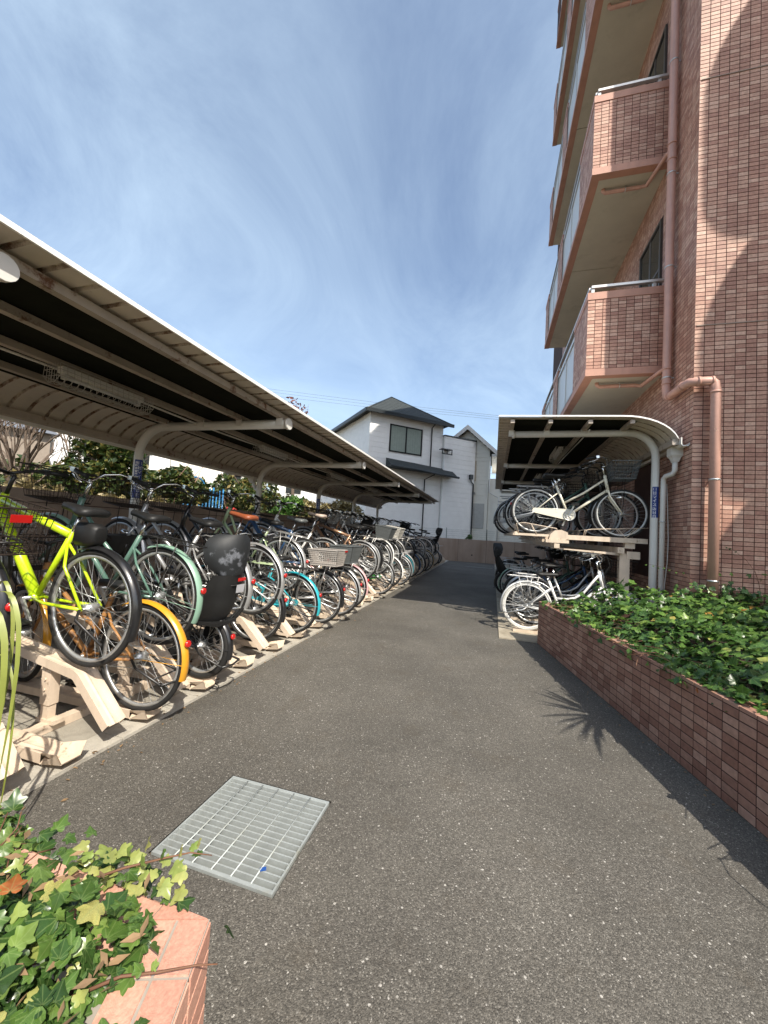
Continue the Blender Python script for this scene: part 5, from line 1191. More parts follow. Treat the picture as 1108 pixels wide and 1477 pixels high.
# near-left ivy
iv2 = thing('ivy_plant', 'sunlit ivy with large veined leaves spilling over the nearest left planter', 'ivy', (-1, .3, .44))
sp = []
for _ in range(4300):
    x = nr.uniform(-1.5, -.47) if nr.rand() < .9 else nr.uniform(-2.4, -1.4); y = nr.uniform(.25, .71)
    lim = -.562 + .018 * math.sin(y * 47)
    if x > lim and nr.rand() < .93: continue
    if y > .585 + .03 * math.sin(x * 19) and x > -.98 and nr.rand() < .86: continue
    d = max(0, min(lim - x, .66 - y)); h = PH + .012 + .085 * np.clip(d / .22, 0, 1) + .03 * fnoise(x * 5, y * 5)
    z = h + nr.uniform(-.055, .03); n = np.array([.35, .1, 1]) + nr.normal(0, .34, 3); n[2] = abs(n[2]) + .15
    tone = np.clip(nr.beta(2.0, 1.9) * .84 + .15 * (z - h) / .05, 0, .88)  # tone falls with depth, so shade among the leaves is in the colour
    if nr.rand() < .07: tone = nr.uniform(.84, .93)
    if nr.rand() < .010: tone = .99
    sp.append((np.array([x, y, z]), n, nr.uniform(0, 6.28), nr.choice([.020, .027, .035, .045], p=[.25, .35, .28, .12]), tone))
for k in range(26):     # yellow young leaves along the edge
    x = nr.uniform(-.85, -.56); sp.append((np.array([x, .68 + nr.normal(0, .02), PH + nr.uniform(.0, .06)]), np.array([.2, -.3, 1]) + nr.normal(0, .3, 3), nr.uniform(0, 6.28), nr.uniform(.022, .034), nr.uniform(.86, .94)))
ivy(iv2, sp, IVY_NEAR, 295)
g = G()
for k in range(26):
    x, y = nr.uniform(-1.25, -.70), nr.uniform(.25, .58); a = nr.uniform(-.6, 1.3); pts = []
    for i in range(6): pts.append((x + .032 * i * math.cos(a + .2 * i), min(y + .032 * i * math.sin(a + .2 * i), .69), PH + .03 + .025 * math.sin(i * 1.3 + k)))
    g.tube(pts, .0016, 4)
part('stems', g, bpy.data.materials['ivy_stem'], iv2, kind='stuff')
twig('ivy shoot with pale yellow leaves reaching from the near planter toward the drain grate', [(-.78, .60, .56), (-.70, .66, .575), (-.64, .70, .58), (-.595, .725, .585), (-.555, .745, .575)], [((-.70, .67, .60), .022, .89), ((-.675, .69, .61), .024, .91), ((-.665, .665, .59), .022, .88), ((-.64, .70, .59), .02, .5), ((-.61, .715, .60), .022, .9), ((-.60, .73, .585), .02, .86), ((-.575, .735, .58), .02, .45), ((-.585, .74, .60), .018, .92)])
twig('thin dark twig crossing the salmon coping of the near planter', [(-.60, .49, .545), (-.55, .53, .552), (-.50, .555, .550), (-.45, .585, .548), (-.42, .60, .545)], [((-.56, .53, .555), .014, .2), ((-.51, .55, .56), .014, .85), ((-.55, .51, .55), .016, .1)])
g = G()
for k in range(260):
    x, y = nr.uniform(-1.3, -.55), nr.uniform(.3, .64); a = nr.uniform(0, 6.28); q_ = nr.uniform(.008, .022); z = PH + .02 + .05 * nr.rand(); c, s_ = math.cos(a) * q_, math.sin(a) * q_
    g.add([(x - c, y - s_, z), (x + s_ * .3, y - c * .3, z + q_ * .3), (x + c, y + s_, z + q_ * .2), (x - s_ * .3, y + c * .3, z)], [(0, 1, 2, 3)])
part('dry_leaves', g, bpy.data.materials['dry_litter'], iv2, kind='stuff')
for nm, lb, p, sp_, sz in (('fallen_leaf', 'orange autumn leaf lying on the near left ivy', (-.77, .50, .645), .8, .036), ('fallen_leaf', 'brown dry leaf curled at the left photo edge on the near ivy', (-.90, .47, .64), 2.4, .042), ('fallen_leaf', 'small dry brown blade stuck on the face of the right planter', (1.17, 2.66, .48), 1.0, .03)):
    t = thing(nm, lb, 'leaf', p); V_, F_, U_ = LT[1]
    o = link('blade', np_mesh('blade', V_ * sz, F_, IVY_NEAR, [1.0] * len(F_), U_, smooth=True), t); o.rotation_euler = (.2, .15, sp_) if p[0] < 0 else (1.2, 0, .4)

# long bladed plant at the left edge
bp_ = thing('bladed_plant', 'long arching yellow green leaf blades at the left photo edge', 'plant', (-2.05, 1.0, 0))
for k, (pk, rx, tipz, wd, y0) in enumerate([(1.00, -1.615, .34, .008, 1.0), (.93, -1.66, .16, .011, .99), (1.03, -1.70, .42, .007, 1.03), (.84, -1.70, .22, .009, .96), (.76, -1.64, .10, .005, 1.02)]):
    pts = [(-2.05, y0, .02), (-1.95, y0, pk * .75), (-1.82, y0, pk * .98), (rx - .07, y0, pk), (rx - .015, y0, pk - .10), (rx, y0, pk - .26), (rx - .012, y0, (pk + tipz) / 2 - .12), (rx - .04, y0, tipz)]
    q = G(); rows = []; m_ = 24
    for i in range(m_ + 1):
        u = i / m_ * (len(pts) - 1); a = min(int(u), len(pts) - 2); f = u - a; f = f; p = np.array(pts[a]) * (1 - f) + np.array(pts[a + 1]) * f
        w_ = wd * (1 - (i / m_) ** 4 * .9); rows.append([(p[0] - w_ * .7, p[1] - w_ * .75, p[2]), (p[0] + .002, p[1], p[2] - w_ * .3), (p[0] + w_ * .7, p[1] + w_ * .75, p[2])])
    sm = [rows[0]] + [[tuple((np.array(rows[i - 1][j]) + 2 * np.array(rows[i][j]) + np.array(rows[i + 1][j])) / 4) for j in range(3)] for i in range(1, m_)] + [rows[-1]]
    q.grid(sm); part('blade', q, GREENBLADE, bp_)
# yucca in the right planter (trunk at the frame edge; its spiky crown shades the asphalt)
yc = thing('yucca', 'leaning grey trunk of a spiky yucca at the right photo edge in the ivy', 'plant', (2.42, 3.95, .5))
g = G(); g.tube([(2.36, 4.1, .45), (2.40, 4.0, .75), (2.50, 3.75, 1.15), (2.62, 3.3, 1.6)], .05, 10, rs=[.06, .055, .05, .045]); part('trunk', g, YUCCA_BARK, yc)
def spikes(t, c, n, ln, seed):
    r_ = random.Random(seed)
    for k in range(n):
        th, ph = r_.uniform(0, 6.28), r_.uniform(-.5, 1.35); d = np.array([math.cos(th) * math.cos(ph), math.sin(th) * math.cos(ph), math.sin(ph)]); l_ = ln * r_.uniform(.75, 1.1)
        s_ = np.cross(d, (0, 0, 1)); s_ /= np.linalg.norm(s_) + 1e-9; c_ = np.array(c); q = G()
        q.grid([[c_ + d * l_ * u - s_ * w_ + (0, 0, -.12 * u * u), c_ + d * l_ * u + (0, 0, -.12 * u * u - w_ * .4), c_ + d * l_ * u + s_ * w_ + (0, 0, -.12 * u * u)] for u, w_ in ((.0, .014), (.3, .018), (.65, .013), (1, .001))]); part('spike_leaf', q, GREENBLADE, t)
spikes(yc, (2.62, 3.3, 1.65), 40, .5, 4)
yc2 = thing('yucca', 'spiky yucca standing just outside the right photo edge, casting a starry shadow', 'plant', (2.15, 2.0, .5))
g = G(); g.tube([(2.2, 1.9, .45), (2.2, 1.9, 1.0), (2.12, 1.95, 1.85)], .05, 10, rs=[.06, .055, .05]); part('trunk', g, YUCCA_BARK, yc2)
spikes(yc2, (2.08, 1.98, 1.95), 46, .62, 9)

# ------------------------------------------------------------ trees beyond the wall
def cards(centres, mat, tone_fn, size, name, parent, seed, elong=1.9, jitter=None):
    r_ = np.random.RandomState(seed); n = len(centres); C_ = np.array(centres); N_ = r_.normal(0, 1, (n, 3)); N_[:, 2] = np.abs(N_[:, 2]) + .3; N_ /= np.linalg.norm(N_, axis=1)[:, None]
    T_ = np.cross(N_, r_.normal(0, 1, (n, 3))); T_ /= np.linalg.norm(T_, axis=1)[:, None]; S_2 = np.cross(N_, T_); sz = size * r_.uniform(.6, 1.3, n)[:, None]
    a = C_ - T_ * sz * elong / 2; b = C_ + S_2 * sz / 2 - N_ * sz * .12; c = C_ + T_ * sz * elong / 2; d = C_ - S_2 * sz / 2 - N_ * sz * .12
    V_ = np.stack([a, b, c, d], 1).reshape(-1, 3); F_ = np.arange(4 * n).reshape(-1, 4); o = np.array(wpos(parent))
    tn = tone_fn(C_, r_)
    return link(name, np_mesh(name, V_ - o, F_, mat, tn), parent)
def blob_points(c, rad, n, seed, clumps=14, fill=.5):
    r_ = np.random.RandomState(seed); cl = []
    for _ in range(clumps):
        d = r_.normal(0, 1, 3); d /= np.linalg.norm(d); cl.append(np.array(c) + d * np.array(rad) * r_.uniform(.35, .85))
    cl = np.array(cl); k = r_.randint(0, clumps, n); rr = np.array(rad) * r_.uniform(.25, .42, (clumps, 1))
    d = r_.normal(0, 1, (n, 3)); d /= np.linalg.norm(d, axis=1)[:, None]; u = r_.uniform(fill, 1, (n, 1)) ** .6
    return cl[k] + d * rr[k] * u
def tree(label, base, h, crown, mat, n, size, seed, bark=BARK, trunks=1, name='tree', tmin=0., tmax=1., cat='tree', limbs=9, clumps=14):
    t = thing(name, label, cat, base); r_ = random.Random(seed); cc, rad = crown; q = G()
    for i in range(trunks):
        bx, by = base[0] + r_.uniform(-.12, .12) * (trunks > 1), base[1] + r_.uniform(-.12, .12) * (trunks > 1); top = (cc[0] + r_.uniform(-.3, .3) * rad[0], cc[1] + r_.uniform(-.3, .3) * rad[1], cc[2] + rad[2] * .2)
        q.tube([(bx, by, base[2]), ((bx + top[0]) / 2 + r_.uniform(-.1, .1), (by + top[1]) / 2, base[2] + (top[2] - base[2]) * .5), top], .05, 8, rs=[.035 * h / 3 + .02, .025 * h / 3 + .012, .012])
        for _ in range(limbs):
            u = r_.uniform(.4, .95); p0 = (bx + (top[0] - bx) * u, by + (top[1] - by) * u, base[2] + (top[2] - base[2]) * u); a = r_.uniform(0, 6.28); e = (cc[0] + rad[0] * .8 * math.cos(a), cc[1] + rad[1] * .8 * math.sin(a), cc[2] + r_.uniform(-.3, .8) * rad[2])
            q.tube([p0, ((p0[0] + e[0]) / 2, (p0[1] + e[1]) / 2, (p0[2] + e[2]) / 2 + .08), e], .012, 5, rs=[.018, .011, .004])
    part('trunk', q, bark, t)
    if n:
        pts = blob_points(cc, rad, n, seed, clumps)
        cards(pts, mat, lambda C_, rr: np.repeat(np.clip(rr.uniform(tmin, tmax, len(C_)), 0, 1), 1), size, 'crown', t, seed)['kind'] = 'stuff'
    return t
tree('dense dark evergreen bush tree just behind the wall, left of the first canopy post', (-6.1, 4.75, 0), 2.6, ((-6.1, 4.75, 1.95), (.75, .75, .85)), EVERG, 8200, .056, 11, name='evergreen_tree', clumps=22)
tree('dark evergreen with pinkish bare limbs behind the wall, right of the first canopy post', (-7.0, 7.2, 0), 2.7, ((-7.0, 6.85, 1.90), (.95, .85, .80)), EVERG, 6500, .062, 12, bark=BARK_PINK, name='evergreen_tree', trunks=2, clumps=20)
tree('evergreen tree with a forked pinkish trunk beside the blue playground bars', (-9.4, 12.2, 0), 3.2, ((-9.6, 13.0, 2.4), (1.2, 1.3, 1.0)), EVERG, 4600, .10, 13, bark=BARK_PINK, name='evergreen_tree', trunks=2, tmin=.2, clumps=18)
tree('olive evergreen filling the gap behind the second canopy post', (-10.4, 16.6, 0), 3.4, ((-10.4, 16.6, 2.2), (1.4, 1.7, 1.4)), EVERG, 4200, .12, 14, name='evergreen_tree', clumps=18)
tree('bright green rounded shrub behind the wall between the second and third posts', (-7.2, 12.6, 0), 2.5, ((-7.2, 12.6, 1.75), (.8, .8, .75)), LIME_LEAF, 3200, .10, 15, name='shrub', cat='shrub', clumps=16)
tree('yellow olive shrub with slender leaves behind the wall, left of the white house', (-6.6, 15.2, 0), 2.6, ((-6.6, 15.0, 1.9), (1.2, 1.5, .8)), DRY_LEAF, 3600, .10, 16, name='shrub', cat='shrub', tmax=.6, trunks=5, clumps=20)
tree('tall tree with sparse reddish leaves showing its tip above the left canopy', (-9.0, 16.0, 0), 7.6, ((-9.35, 15.9, 6.35), (.95, 1.1, 1.0)), RED_LEAF, 420, .10, 17, name='tree', clumps=16)
for k, (x, y, z) in enumerate([(-5.6, 3.5, 1.35), (-5.5, 4.2, 1.30), (-5.7, 5.3, 1.3), (-5.9, 6.3, 1.25), (-6.3, 8.6, 1.2), (-6.2, 10.0, 1.2), (-6.1, 11.2, 1.2)]):
    tree(['low dry brown hedge plant on top of the wall line under the bare tree', 'dried hydrangea heads behind the wall under the dark evergreen', 'dry shrub behind the first canopy post', 'dry shrub in front of the pinkish limbs', 'dry brush below the blue playground bars', 'dry low shrub right of the playground bars', 'dry low shrub in front of the bright green one'][k], (x, y, 0), 1.6, ((x, y, z), (.55, .6, .38)), DRY_LEAF, 1300, .06, 30 + k, name='shrub', cat='shrub', tmin=.0, tmax=1, clumps=18, limbs=14)
# bare tree
bt = thing('bare_tree', 'leafless winter tree with spreading upright branches at the far left behind the wall', 'tree', (-7.6, 4.3, 0)); g = G(); r_ = random.Random(21)
def branch(p, d, l_, r0, dep):
    e = p + d * l_; m = (p + e) / 2 + np.array([r_.uniform(-.04, .04) for _ in range(3)]) * l_; g.tube([p, m, e], r0, 5 if dep > 1 else 7, cap=False, rs=[r0, r0 * .82, r0 * .62])
    if dep < 5:
        for _ in range(3 if dep < 3 else 2):
            nd = d + np.array([r_.uniform(-.55, .55), r_.uniform(-.55, .55), r_.uniform(-.1, .35)]); nd /= np.linalg.norm(nd); branch(m + (e - m) * r_.uniform(.3, 1), nd, l_ * r_.uniform(.62, .85), r0 * .6, dep + 1)
for k, (a, lean) in enumerate(((0, .35), (1.2, .6), (2.4, .3), (3.6, .55), (5.0, .5))):
    branch(np.array([-7.6 + .2 * math.cos(a), 4.3 + .2 * math.sin(a), .3]), np.array([lean * math.cos(a), lean * math.sin(a), 1]) / math.hypot(lean, 1), 1.15, .06, 0)
part('branches', g, BARK, bt)
# far tree line as one mass
tl = thing('far_hedge', 'far mass of dull green trees beyond the playground', 'hedge', (-22, 18, 0))
pts = np.concatenate([blob_points((x, y, 1.8), (2.2, 2.2, 1.9), 900, 50 + i, 10) for i, (x, y) in enumerate([(-16, 10), (-17, 14), (-16, 18.5), (-15, 23), (-19, 21), (-20, 12), (-13, 27)])])
o = cards(pts, EVERG, lambda C_, rr: rr.uniform(.2, .9, len(C_)), .28, 'foliage', tl, 60); o['kind'] = 'stuff'

# playground
pg = thing('playground_frame', 'blue playground bars with a blue arch and a red arch beyond the wall', 'playground equipment', (-8.2, 9.6, 0))
BLUEP, REDP = M('blue_pipe', (.03, .20, .42), .35, coat=.4), M('red_pipe', (.50, .04, .03), .35, coat=.4)
for k in range(12):
    x, y = -8.3 + .015 * k, 8.75 + .125 * k; g = G(); g.tube([(x, y, 0), (x, y, 1.72 + (.42 if k > 5 else 0) + .07 * (k % 3))], .022, 6); part('blue_bar', g, BLUEP, pg)
g = G(); g.tube([(-8.3, 8.7, 1.35), (-8.1, 10.2, 1.35)], .02, 6); part('blue_rail', g, BLUEP, pg)
g = G(); g.tube([(-8.3 + .04 * math.cos(a), 9.15 + .30 * math.cos(a), 2.25 + .26 * math.sin(a)) for a in np.linspace(-1.1, math.pi + 1.1, 16)], .024, 6); part('blue_arch', g, BLUEP, pg)
for s_ in (0, .3):
    g = G(); g.tube([(-8.0, 10.1 + s_, 0), (-8.0, 10.1 + s_, 1.55), (-8.0, 10.2 + s_, 1.72), (-8.0, 10.35 + s_, 1.66), (-8.0, 10.45 + s_, 1.3), (-8.0, 10.5 + s_, 0)], .024, 6); part('red_arch', g, REDP, pg)

# ------------------------------------------------------------ houses
SIDING = M('white_siding', (.90, .90, .88), .7, var=.05, vscale=3, bump=.15, bscale=25)
SIDING2 = M('cream_siding', (.78, .76, .68), .7, var=.05, vscale=3, bump=.15, bscale=25)
ROOFM = M('slate_roof', (.035, .042, .042), .75, var=.35, vscale=9, bump=.5, bscale=60)
TRIM = M('dark_trim', (.018, .024, .028), .4); WFRAME = M('dark_window_frame', (.012, .012, .014), .35, .4)
CURT = M('curtain', (.28, .33, .29), .8, var=.1); SHUT = M('shutter', (.42, .42, .40), .5, .2); WTRIM = M('white_trim', (.72, .71, .68), .5)
c0 = np.array([-6.96, 20.5, 0]); e1 = np.array([.746, .666, 0]); e2 = np.array([-.666, .746, 0]); nf = np.array([.666, -.746, 0]); nb_ = -e1
def H(o_, s, d, z): p = o_ + e1 * s + e2 * d; return (p[0], p[1], z)
def hbox(q, o_, s0, s1, d0, d1, z0, z1):
    a, b, c = H(o_, (s0 + s1) / 2, (d0 + d1) / 2, (z0 + z1) / 2), e1 * (s1 - s0) / 2, e2 * (d1 - d0) / 2; return q.obb(a, b, c, (0, 0, (z1 - z0) / 2))
def siding(par, o_, s0, s1, z0, z1, face='front', d=0, pitch=.18, holes=(), mat=None, name='siding_board'):
    z = z0
    while z < z1 - .01:
        h = min(pitch, z1 - z); segs = [(s0, s1)]
        for (a, b, za, zb_) in holes:
            if z + h > za and z < zb_:
                ns = []
                for p, r_1 in segs:
                    if a > p: ns.append((p, min(a, r_1)))
                    if b < r_1: ns.append((max(b, p), r_1))
                segs = [x for x in ns if x[1] - x[0] > .03]
        for p, r_1 in segs:
            q = G()
            if face == 'front': hbox(q, o_, p, r_1, d - .024, d - .001, z + .014, z + h)
            else: hbox(q, o_, d - .022, d - .001, p, r_1, z + .006, z + h)
            part(name, q, mat or SIDING, par)
        z += pitch
hs = thing('white_house', 'white sided two storey house with dark hip roof beyond the end wall', 'house', (c0[0], c0[1], 0))
q = G(); hbox(q, c0, 0, 4.95, 0, 7.5, 0, 8.0); part('wall', q, SIDING, hs)
siding(hs, c0, 0, 4.95, .6, 7.95, holes=((1.22, 3.5, 5.86, 7.5),), pitch=.30); siding(hs, c0, 0, 7.5, .6, 7.95, 'side', 0, pitch=.30)
q = G(); hbox(q, c0, -.35, 1.2, 7.5, 9, 0, 8.0); part('rear_wall', q, SIDING, hs)
q = G(); ev = .42; z0 = 8.02; b_ = [H(c0, -ev, -ev, z0), H(c0, 4.95 + ev, -ev, z0), H(c0, 4.95 + ev, 9.2, z0), H(c0, -ev, 9.2, z0)]; r1, r2 = H(c0, 2.4, 2.4, 10.0), H(c0, 2.4, 6.4, 10.0)
q.add(b_ + [r1, r2], [(0, 1, 4), (1, 2, 5, 4), (2, 3, 5), (3, 0, 4, 5), (0, 3, 2, 1)]); rf = part('roof', q, ROOFM, hs)
q = G()
for k in range(1, 11):     # shingle courses
    u = k / 11
    for a, b, c_, d_ in ((b_[0], b_[1], r1, r1), (b_[3], b_[0], r2, r1)):
        p, s_ = np.array(a) + (np.array(c_ if a == b_[3] else r1) - np.array(a)) * u, np.array(b) + (np.array(r1) - np.array(b)) * u
        q.tube([p + (0, 0, .004), s_ + (0, 0, .004)], .012, 4)
part('shingle_course', q, ROOFM, rf, kind='stuff')
q = G(); hbox(q, c0, -ev - .06, 5.43, -ev - .09, -ev, z0 - .16, z0 + .03); hbox(q, c0, -ev - .09, -ev, -ev, 9.2, z0 - .16, z0 + .03); part('gutter', q, TRIM, hs)
q = G(); q.tube([b_[0], r1], .045, 6); q.tube([b_[1], r1], .045, 6); q.tube([r1, r2], .045, 6); q.tube([b_[3], r2], .045, 6); part('ridge_cap', q, TRIM, rf)
q = G(); hbox(q, c0, 1.25, 3.45, -.05, .0, 5.88, 5.95); hbox(q, c0, 1.25, 3.45, -.05, .0, 7.43, 7.5)
for s_ in (1.25, 2.31, 3.38): hbox(q, c0, s_, s_ + .07, -.05, .0, 5.95, 7.43)
wn = part('window', q, WFRAME, hs); q = G(); hbox(q, c0, 1.32, 2.31, -.022, -.016, 5.95, 7.43); part('pane', q, DARKGLASS if 0 else M('curtained_glass', (.18, .22, .20), .12, var=.1, coat=.5), wn); q = G(); hbox(q, c0, 2.38, 3.38, -.022, -.016, 5.95, 7.43); part('pane', q, M('curtained_glass_dark', (.10, .13, .12), .12, var=.1, coat=.5), wn)
for s0_, s1_ in ((1.34, 2.29), (2.40, 3.36)):
    q = G(); n_ = 20; q.grid([[H(c0, s0_ + (s1_ - s0_) * i / n_, -.030 + .004 * math.sin(i * 1.9), z) for i in range(n_ + 1)] for z in (5.96, 7.42)]); part('curtain', q, CURT, wn)
q = G(); lo = [H(c0, 1.1, -.75, 5.05), H(c0, 6.0, -.75, 4.72), H(c0, 6.2, 0.1, 5.0), H(c0, 1.1, 0.0, 5.50)]
q.add([H(c0, 1.1, -.75, 4.98), H(c0, 5.7, -.75, 4.78), H(c0, 5.7, 0, 5.3), H(c0, 1.1, 0, 5.5), H(c0, 1.1, -.75, 4.90), H(c0, 5.7, -.75, 4.70), H(c0, 5.7, 0, 4.9), H(c0, 1.1, 0, 4.9)], [(0, 1, 2, 3), (4, 7, 6, 5), (0, 4, 5, 1), (1, 5, 6, 2), (3, 7, 4, 0)]); lr = part('porch_roof', q, ROOFM, hs)
q = G(); q.tube([H(c0, 1.05, -.8, 4.95), H(c0, 5.75, -.8, 4.74)], .07, 8); part('gutter', q, TRIM, lr)
for nm, pp in (('a', [H(c0, 4.10, -.42, 7.9), H(c0, 4.10, -.06, 7.7), H(c0, 4.10, -.06, 5.3)]), ('b', [H(c0, 4.0, -.76, 4.75), H(c0, 3.76, -.06, 4.5), H(c0, 3.76, -.06, .9)])):
    q = G(); q.tube(pp, .035, 8); part('downpipe', q, TRIM, hs)
q = G(); q.tube([H(c0, 4.6, -.3, .5), H(c0, 4.6, -.3, 8.0)], .02, 6); 
q = G(); hbox(q, c0, 5.0, 7.42, -.15, 3, 0, 7.35); part('annex_wall', q, SIDING, hs)
siding(hs, c0, 5.0, 7.42, .6, 7.3, d=-.15, pitch=.30)
q = G(); hbox(q, c0, 4.97, 7.47, -.2, 3, 7.35, 7.42); part('coping', q, TRIM, hs)
q = G(); hbox(q, c0, 4.6, 5.35, -.55, -.18, 6.42, 6.46)
for s_ in (4.6, 4.95, 5.3): hbox(q, c0, s_, s_ + .04, -.55, -.51, 6.15, 6.42)
hbox(q, c0, 4.6, 5.35, -.55, -.5, 6.12, 6.17); part('balcony_rail', q, WFRAME, hs)
q = G(); hbox(q, c0, 6.98, 7.2, -.34, -.18, 4.85, 5.15); q.tube([H(c0, 7.09, -.26, 4.85), H(c0, 7.09, -.26, 4.72), H(c0, 7.33, -.22, 4.55), H(c0, 7.33, -.22, .9)], .04, 8); part('downpipe', q, TRIM, hs)
# gable house behind
h2 = thing('gable_house', 'cream sided gable house behind the white one, with a closed grey shutter', 'house', (-1.7, 26, 0)); ox = np.array([-4.2, 25.5, 0])
q = G(); poly = [(-4.2, 0), (-.42, 0), (-.42, 6.85), (-1.85, 8.15), (-4.2, 6.1)]; q.prism(poly, lambda a, b, t: (a, t, b), 25.5, 32); part('wall', q, SIDING2, h2)
z = .6
while z < 7.9:
    xr = -.42 if z < 6.75 else -.42 - (z - 6.75) * 1.12; xl = -4.2 if z < 6.1 else -4.2 + (z - 6.1) * 1.15; q = G(); q.box(xl, xr, 25.478, 25.499, z + .006, z + .24); part('siding_board', q, SIDING2, h2); z += .25
def slab(q, p, r_, y0, y1, t): q.add([(p[0], y0, p[1]), (r_[0], y0, r_[1]), (r_[0], y1, r_[1]), (p[0], y1, p[1]), (p[0], y0, p[1] + t), (r_[0], y0, r_[1] + t), (r_[0], y1, r_[1] + t), (p[0], y1, p[1] + t)], [(0, 3, 2, 1), (4, 5, 6, 7), (0, 1, 5, 4), (1, 2, 6, 5), (2, 3, 7, 6), (3, 0, 4, 7)]); return q
q = G(); slab(q, (-1.86, 8.34), (.05, 6.62), 25.1, 32.3, .09); slab(q, (-4.8, 5.82), (-1.86, 8.34), 25.1, 32.3, .09); part('roof', q, ROOFM, h2)
q = G(); slab(q, (-1.86, 8.12), (.05, 6.40), 25.05, 25.1, .30); slab(q, (-4.8, 5.60), (-1.86, 8.12), 25.05, 25.1, .30); q.box(-.28, .06, 25.1, 32, 6.36, 6.5); part('barge_board', q, WTRIM, h2)
q = G(); q.box(-1.75, -.62, 25.44, 25.47, 1.75, 3.35); sh_ = part('shutter', q, SHUT, h2); 
for k in range(10): q = G(); q.box(-1.72, -.65, 25.425, 25.44, 1.78 + k * .155, 1.92 + k * .155); part('slat', q, SHUT, sh_)
q = G(); q.box(-2.2, -1.22, 25.40, 25.475, 4.8, 6.1); part('shutter_box', q, M('beige_shutter', (.45, .38, .28), .6), h2)
q = G(); q.tube([(-.36, 25.42, 6.4), (-.36, 25.42, 4.1), (.25, 25.42, 3.75), (.25, 25.42, .8)], .04, 8); part('downpipe', q, WTRIM, h2)
q = G(); q.box(-.40, 4.0, 25.6, 31, 0, 5.0); part('side_wing', q, SIDING2, h2)
q = G(); q.tube([(-1.28, 25.45, 4.05), (-1.28, 25.38, 4.0)], .07, 8); part('vent_hood', q, STEEL, h2)
# low garden shrub at foot of the gable house
tree('small green shrub at the foot of the gable house behind the fence', (-1.4, 24.0, 0), 1.3, ((-1.4, 24.0, .95), (.35, .35, .4)), LIME_LEAF, 500, .08, 77, name='shrub', cat='shrub', clumps=8, limbs=3)
# buildings beyond the park on the left
def far_house(label, x, y, w_, d_, h_, rot, wm, roofh=1.6, wins_=()):
    t = thing('far_house', label, 'house', (x, y, 0), (0, 0, rot)); q = G(); q.box(-w_ / 2, w_ / 2, -d_ / 2, d_ / 2, 0, h_); link('wall', q.mesh('wall', wm), t)
    q = G(); a, b = w_ / 2 + .4, d_ / 2 + .4
    if roofh > 0: q.add([(-a, -b, h_), (a, -b, h_), (a, b, h_), (-a, b, h_), (-a * .5, 0, h_ + roofh), (a * .5, 0, h_ + roofh)], [(0, 1, 5, 4), (1, 2, 5), (2, 3, 4, 5), (3, 0, 4), (3, 2, 1, 0)]); link('roof', q.mesh('roof', M('grey_roof', (.14, .15, .17), .7, var=.2) if 'grey_roof' not in bpy.data.materials else bpy.data.materials['grey_roof']), t)
    else: q.box(-a + .3, a - .3, -b + .3, b - .3, h_, h_ + .2); link('roof', q.mesh('roof', WTRIM), t)
    for (fx, fz, ww, wh) in wins_:
        q = G(); q.box(fx - ww / 2 - .06, fx + ww / 2 + .06, -d_ / 2 - .05, -d_ / 2, fz - .06, fz + wh + .06); wo = link('window', q.mesh('window', WTRIM), t); q = G(); q.box(fx - ww / 2, fx + ww / 2, -d_ / 2 - .06, -d_ / 2 - .045, fz, fz + wh); link('pane', q.mesh('pane', DARKGLASS), wo)
        q = G(); q.box(fx - ww / 2 - .1, fx + ww / 2 + .1, -d_ / 2 - .25, -d_ / 2, fz + wh + .06, fz + wh + .12); link('hood', q.mesh('hood', TRIM), t)
far_house('grey brown house with a grey hip roof at the far left behind the bare tree', -30, 12.5, 10, 8, 5.6, R(68), M('brown_wall', (.30, .25, .20), .8), 2.2, ((-2.5, 3.2, 1.8, 1.2), (1.5, 3.2, 1.8, 1.2), (-2.0, .8, 1.8, 1.6)))
far_house('pale white apartment house glimpsed between the bare branches', -30, 22, 9, 8, 7.8, R(60), SIDING, 0, ((-3, 2.2, 1.2, 1.2), (-.8, 2.2, 1.6, 1.2), (2.4, 2.2, 1.0, 1.0), (-3, 5.0, 1.2, 1.2), (0, 5.0, 1.6, 1.2), (2.6, 5.0, 1.0, 1.0)))
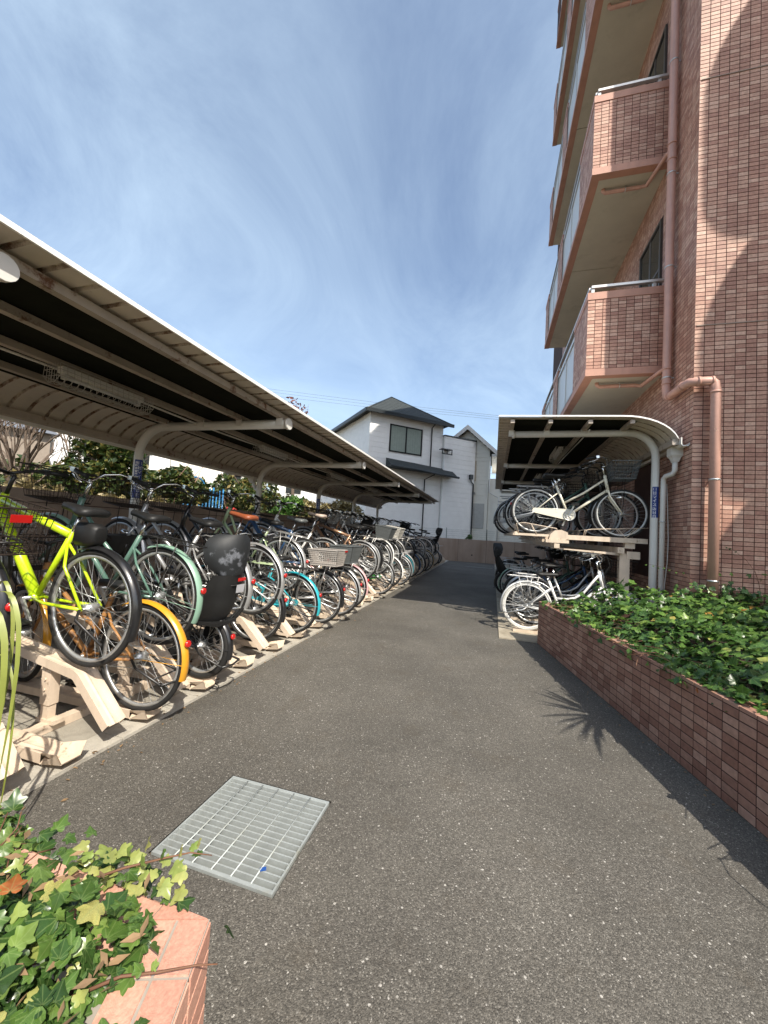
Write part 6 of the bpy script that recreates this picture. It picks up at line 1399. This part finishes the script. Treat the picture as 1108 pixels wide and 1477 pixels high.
far_house('pale beige house behind the evergreens right of the first post', -26, 30, 9, 8, 6.8, R(48), SIDING2, 1.6, ((-2.5, 4.2, 1.4, 1.1), (1.5, 4.2, 1.4, 1.1)))
far_house('white house behind the bright green shrub under the canopy', -17.5, 34, 7, 7, 6.5, R(35), SIDING, 1.5, ((-1.8, 4.0, 1.3, 1.1), (1.2, 4.0, 1.3, 1.1)))
far_house('low white house beyond the gable house on the right', 3.0, 46, 8, 7, 5.2, 0, SIDING2, 1.2, ((0, 3.4, 1.4, 1.0),))
# power lines
WIRE = M('wire', (.10, .11, .13), .6)
for k, (za, zb_, zc_) in enumerate(((19.6, 16.95, 15.15), (19.2, 16.6, 14.95), (18.7, 16.25, 14.7))):
    t = thing('power_line', ['topmost of three thin power lines crossing behind the white house roof', 'middle of three thin power lines crossing behind the white house roof', 'lowest of three thin power lines crossing behind the white house roof'][k], 'power line', (-15, 45, zb_)); q = G(); pts = []
    for i in range(31):
        u = i / 30; x = -60 + 90 * u; z = np.interp(x, [-60, -29.9, -15, 0, 30], [za + 4.6, za - .1, zb_ + .2, zc_ - .1, zc_ - 1.6]); pts.append((x, 45, z))
    q.tube(pts, .013, 4, cap=False); part('wire', q, WIRE, t)
t = thing('utility_pole', 'distant utility pole with cross arms seen in the gap beside the right canopy', 'utility pole', (1.9, 62, 0)); q = G(); q.tube([(1.9, 62, 0), (1.9, 62, 12.5)], .16, 8); part('pole', q, M('pole_concrete', (.3, .3, .3), .8), t)
q = G(); 
for z in (11.8, 10.8, 8.6): q.box(.7, 3.1, 61.9, 62.05, z, z + .12)
part('cross_arm', q, STEEL, t)
for k, z in enumerate((11.95, 10.95, 8.75, 7.4)):
    t = thing('power_line', ['uppermost short wire run in the gap beside the gable house', 'second short wire run in the gap beside the gable house', 'third short wire run in the gap beside the gable house', 'lowest short wire run in the gap beside the gable house'][k], 'power line', (1.9, 62, z)); q = G(); q.tube([(-30, 60, z + .8), (1.9, 62, z), (30, 64, z + .9)], .025, 4, cap=False); part('wire', q, WIRE, t)
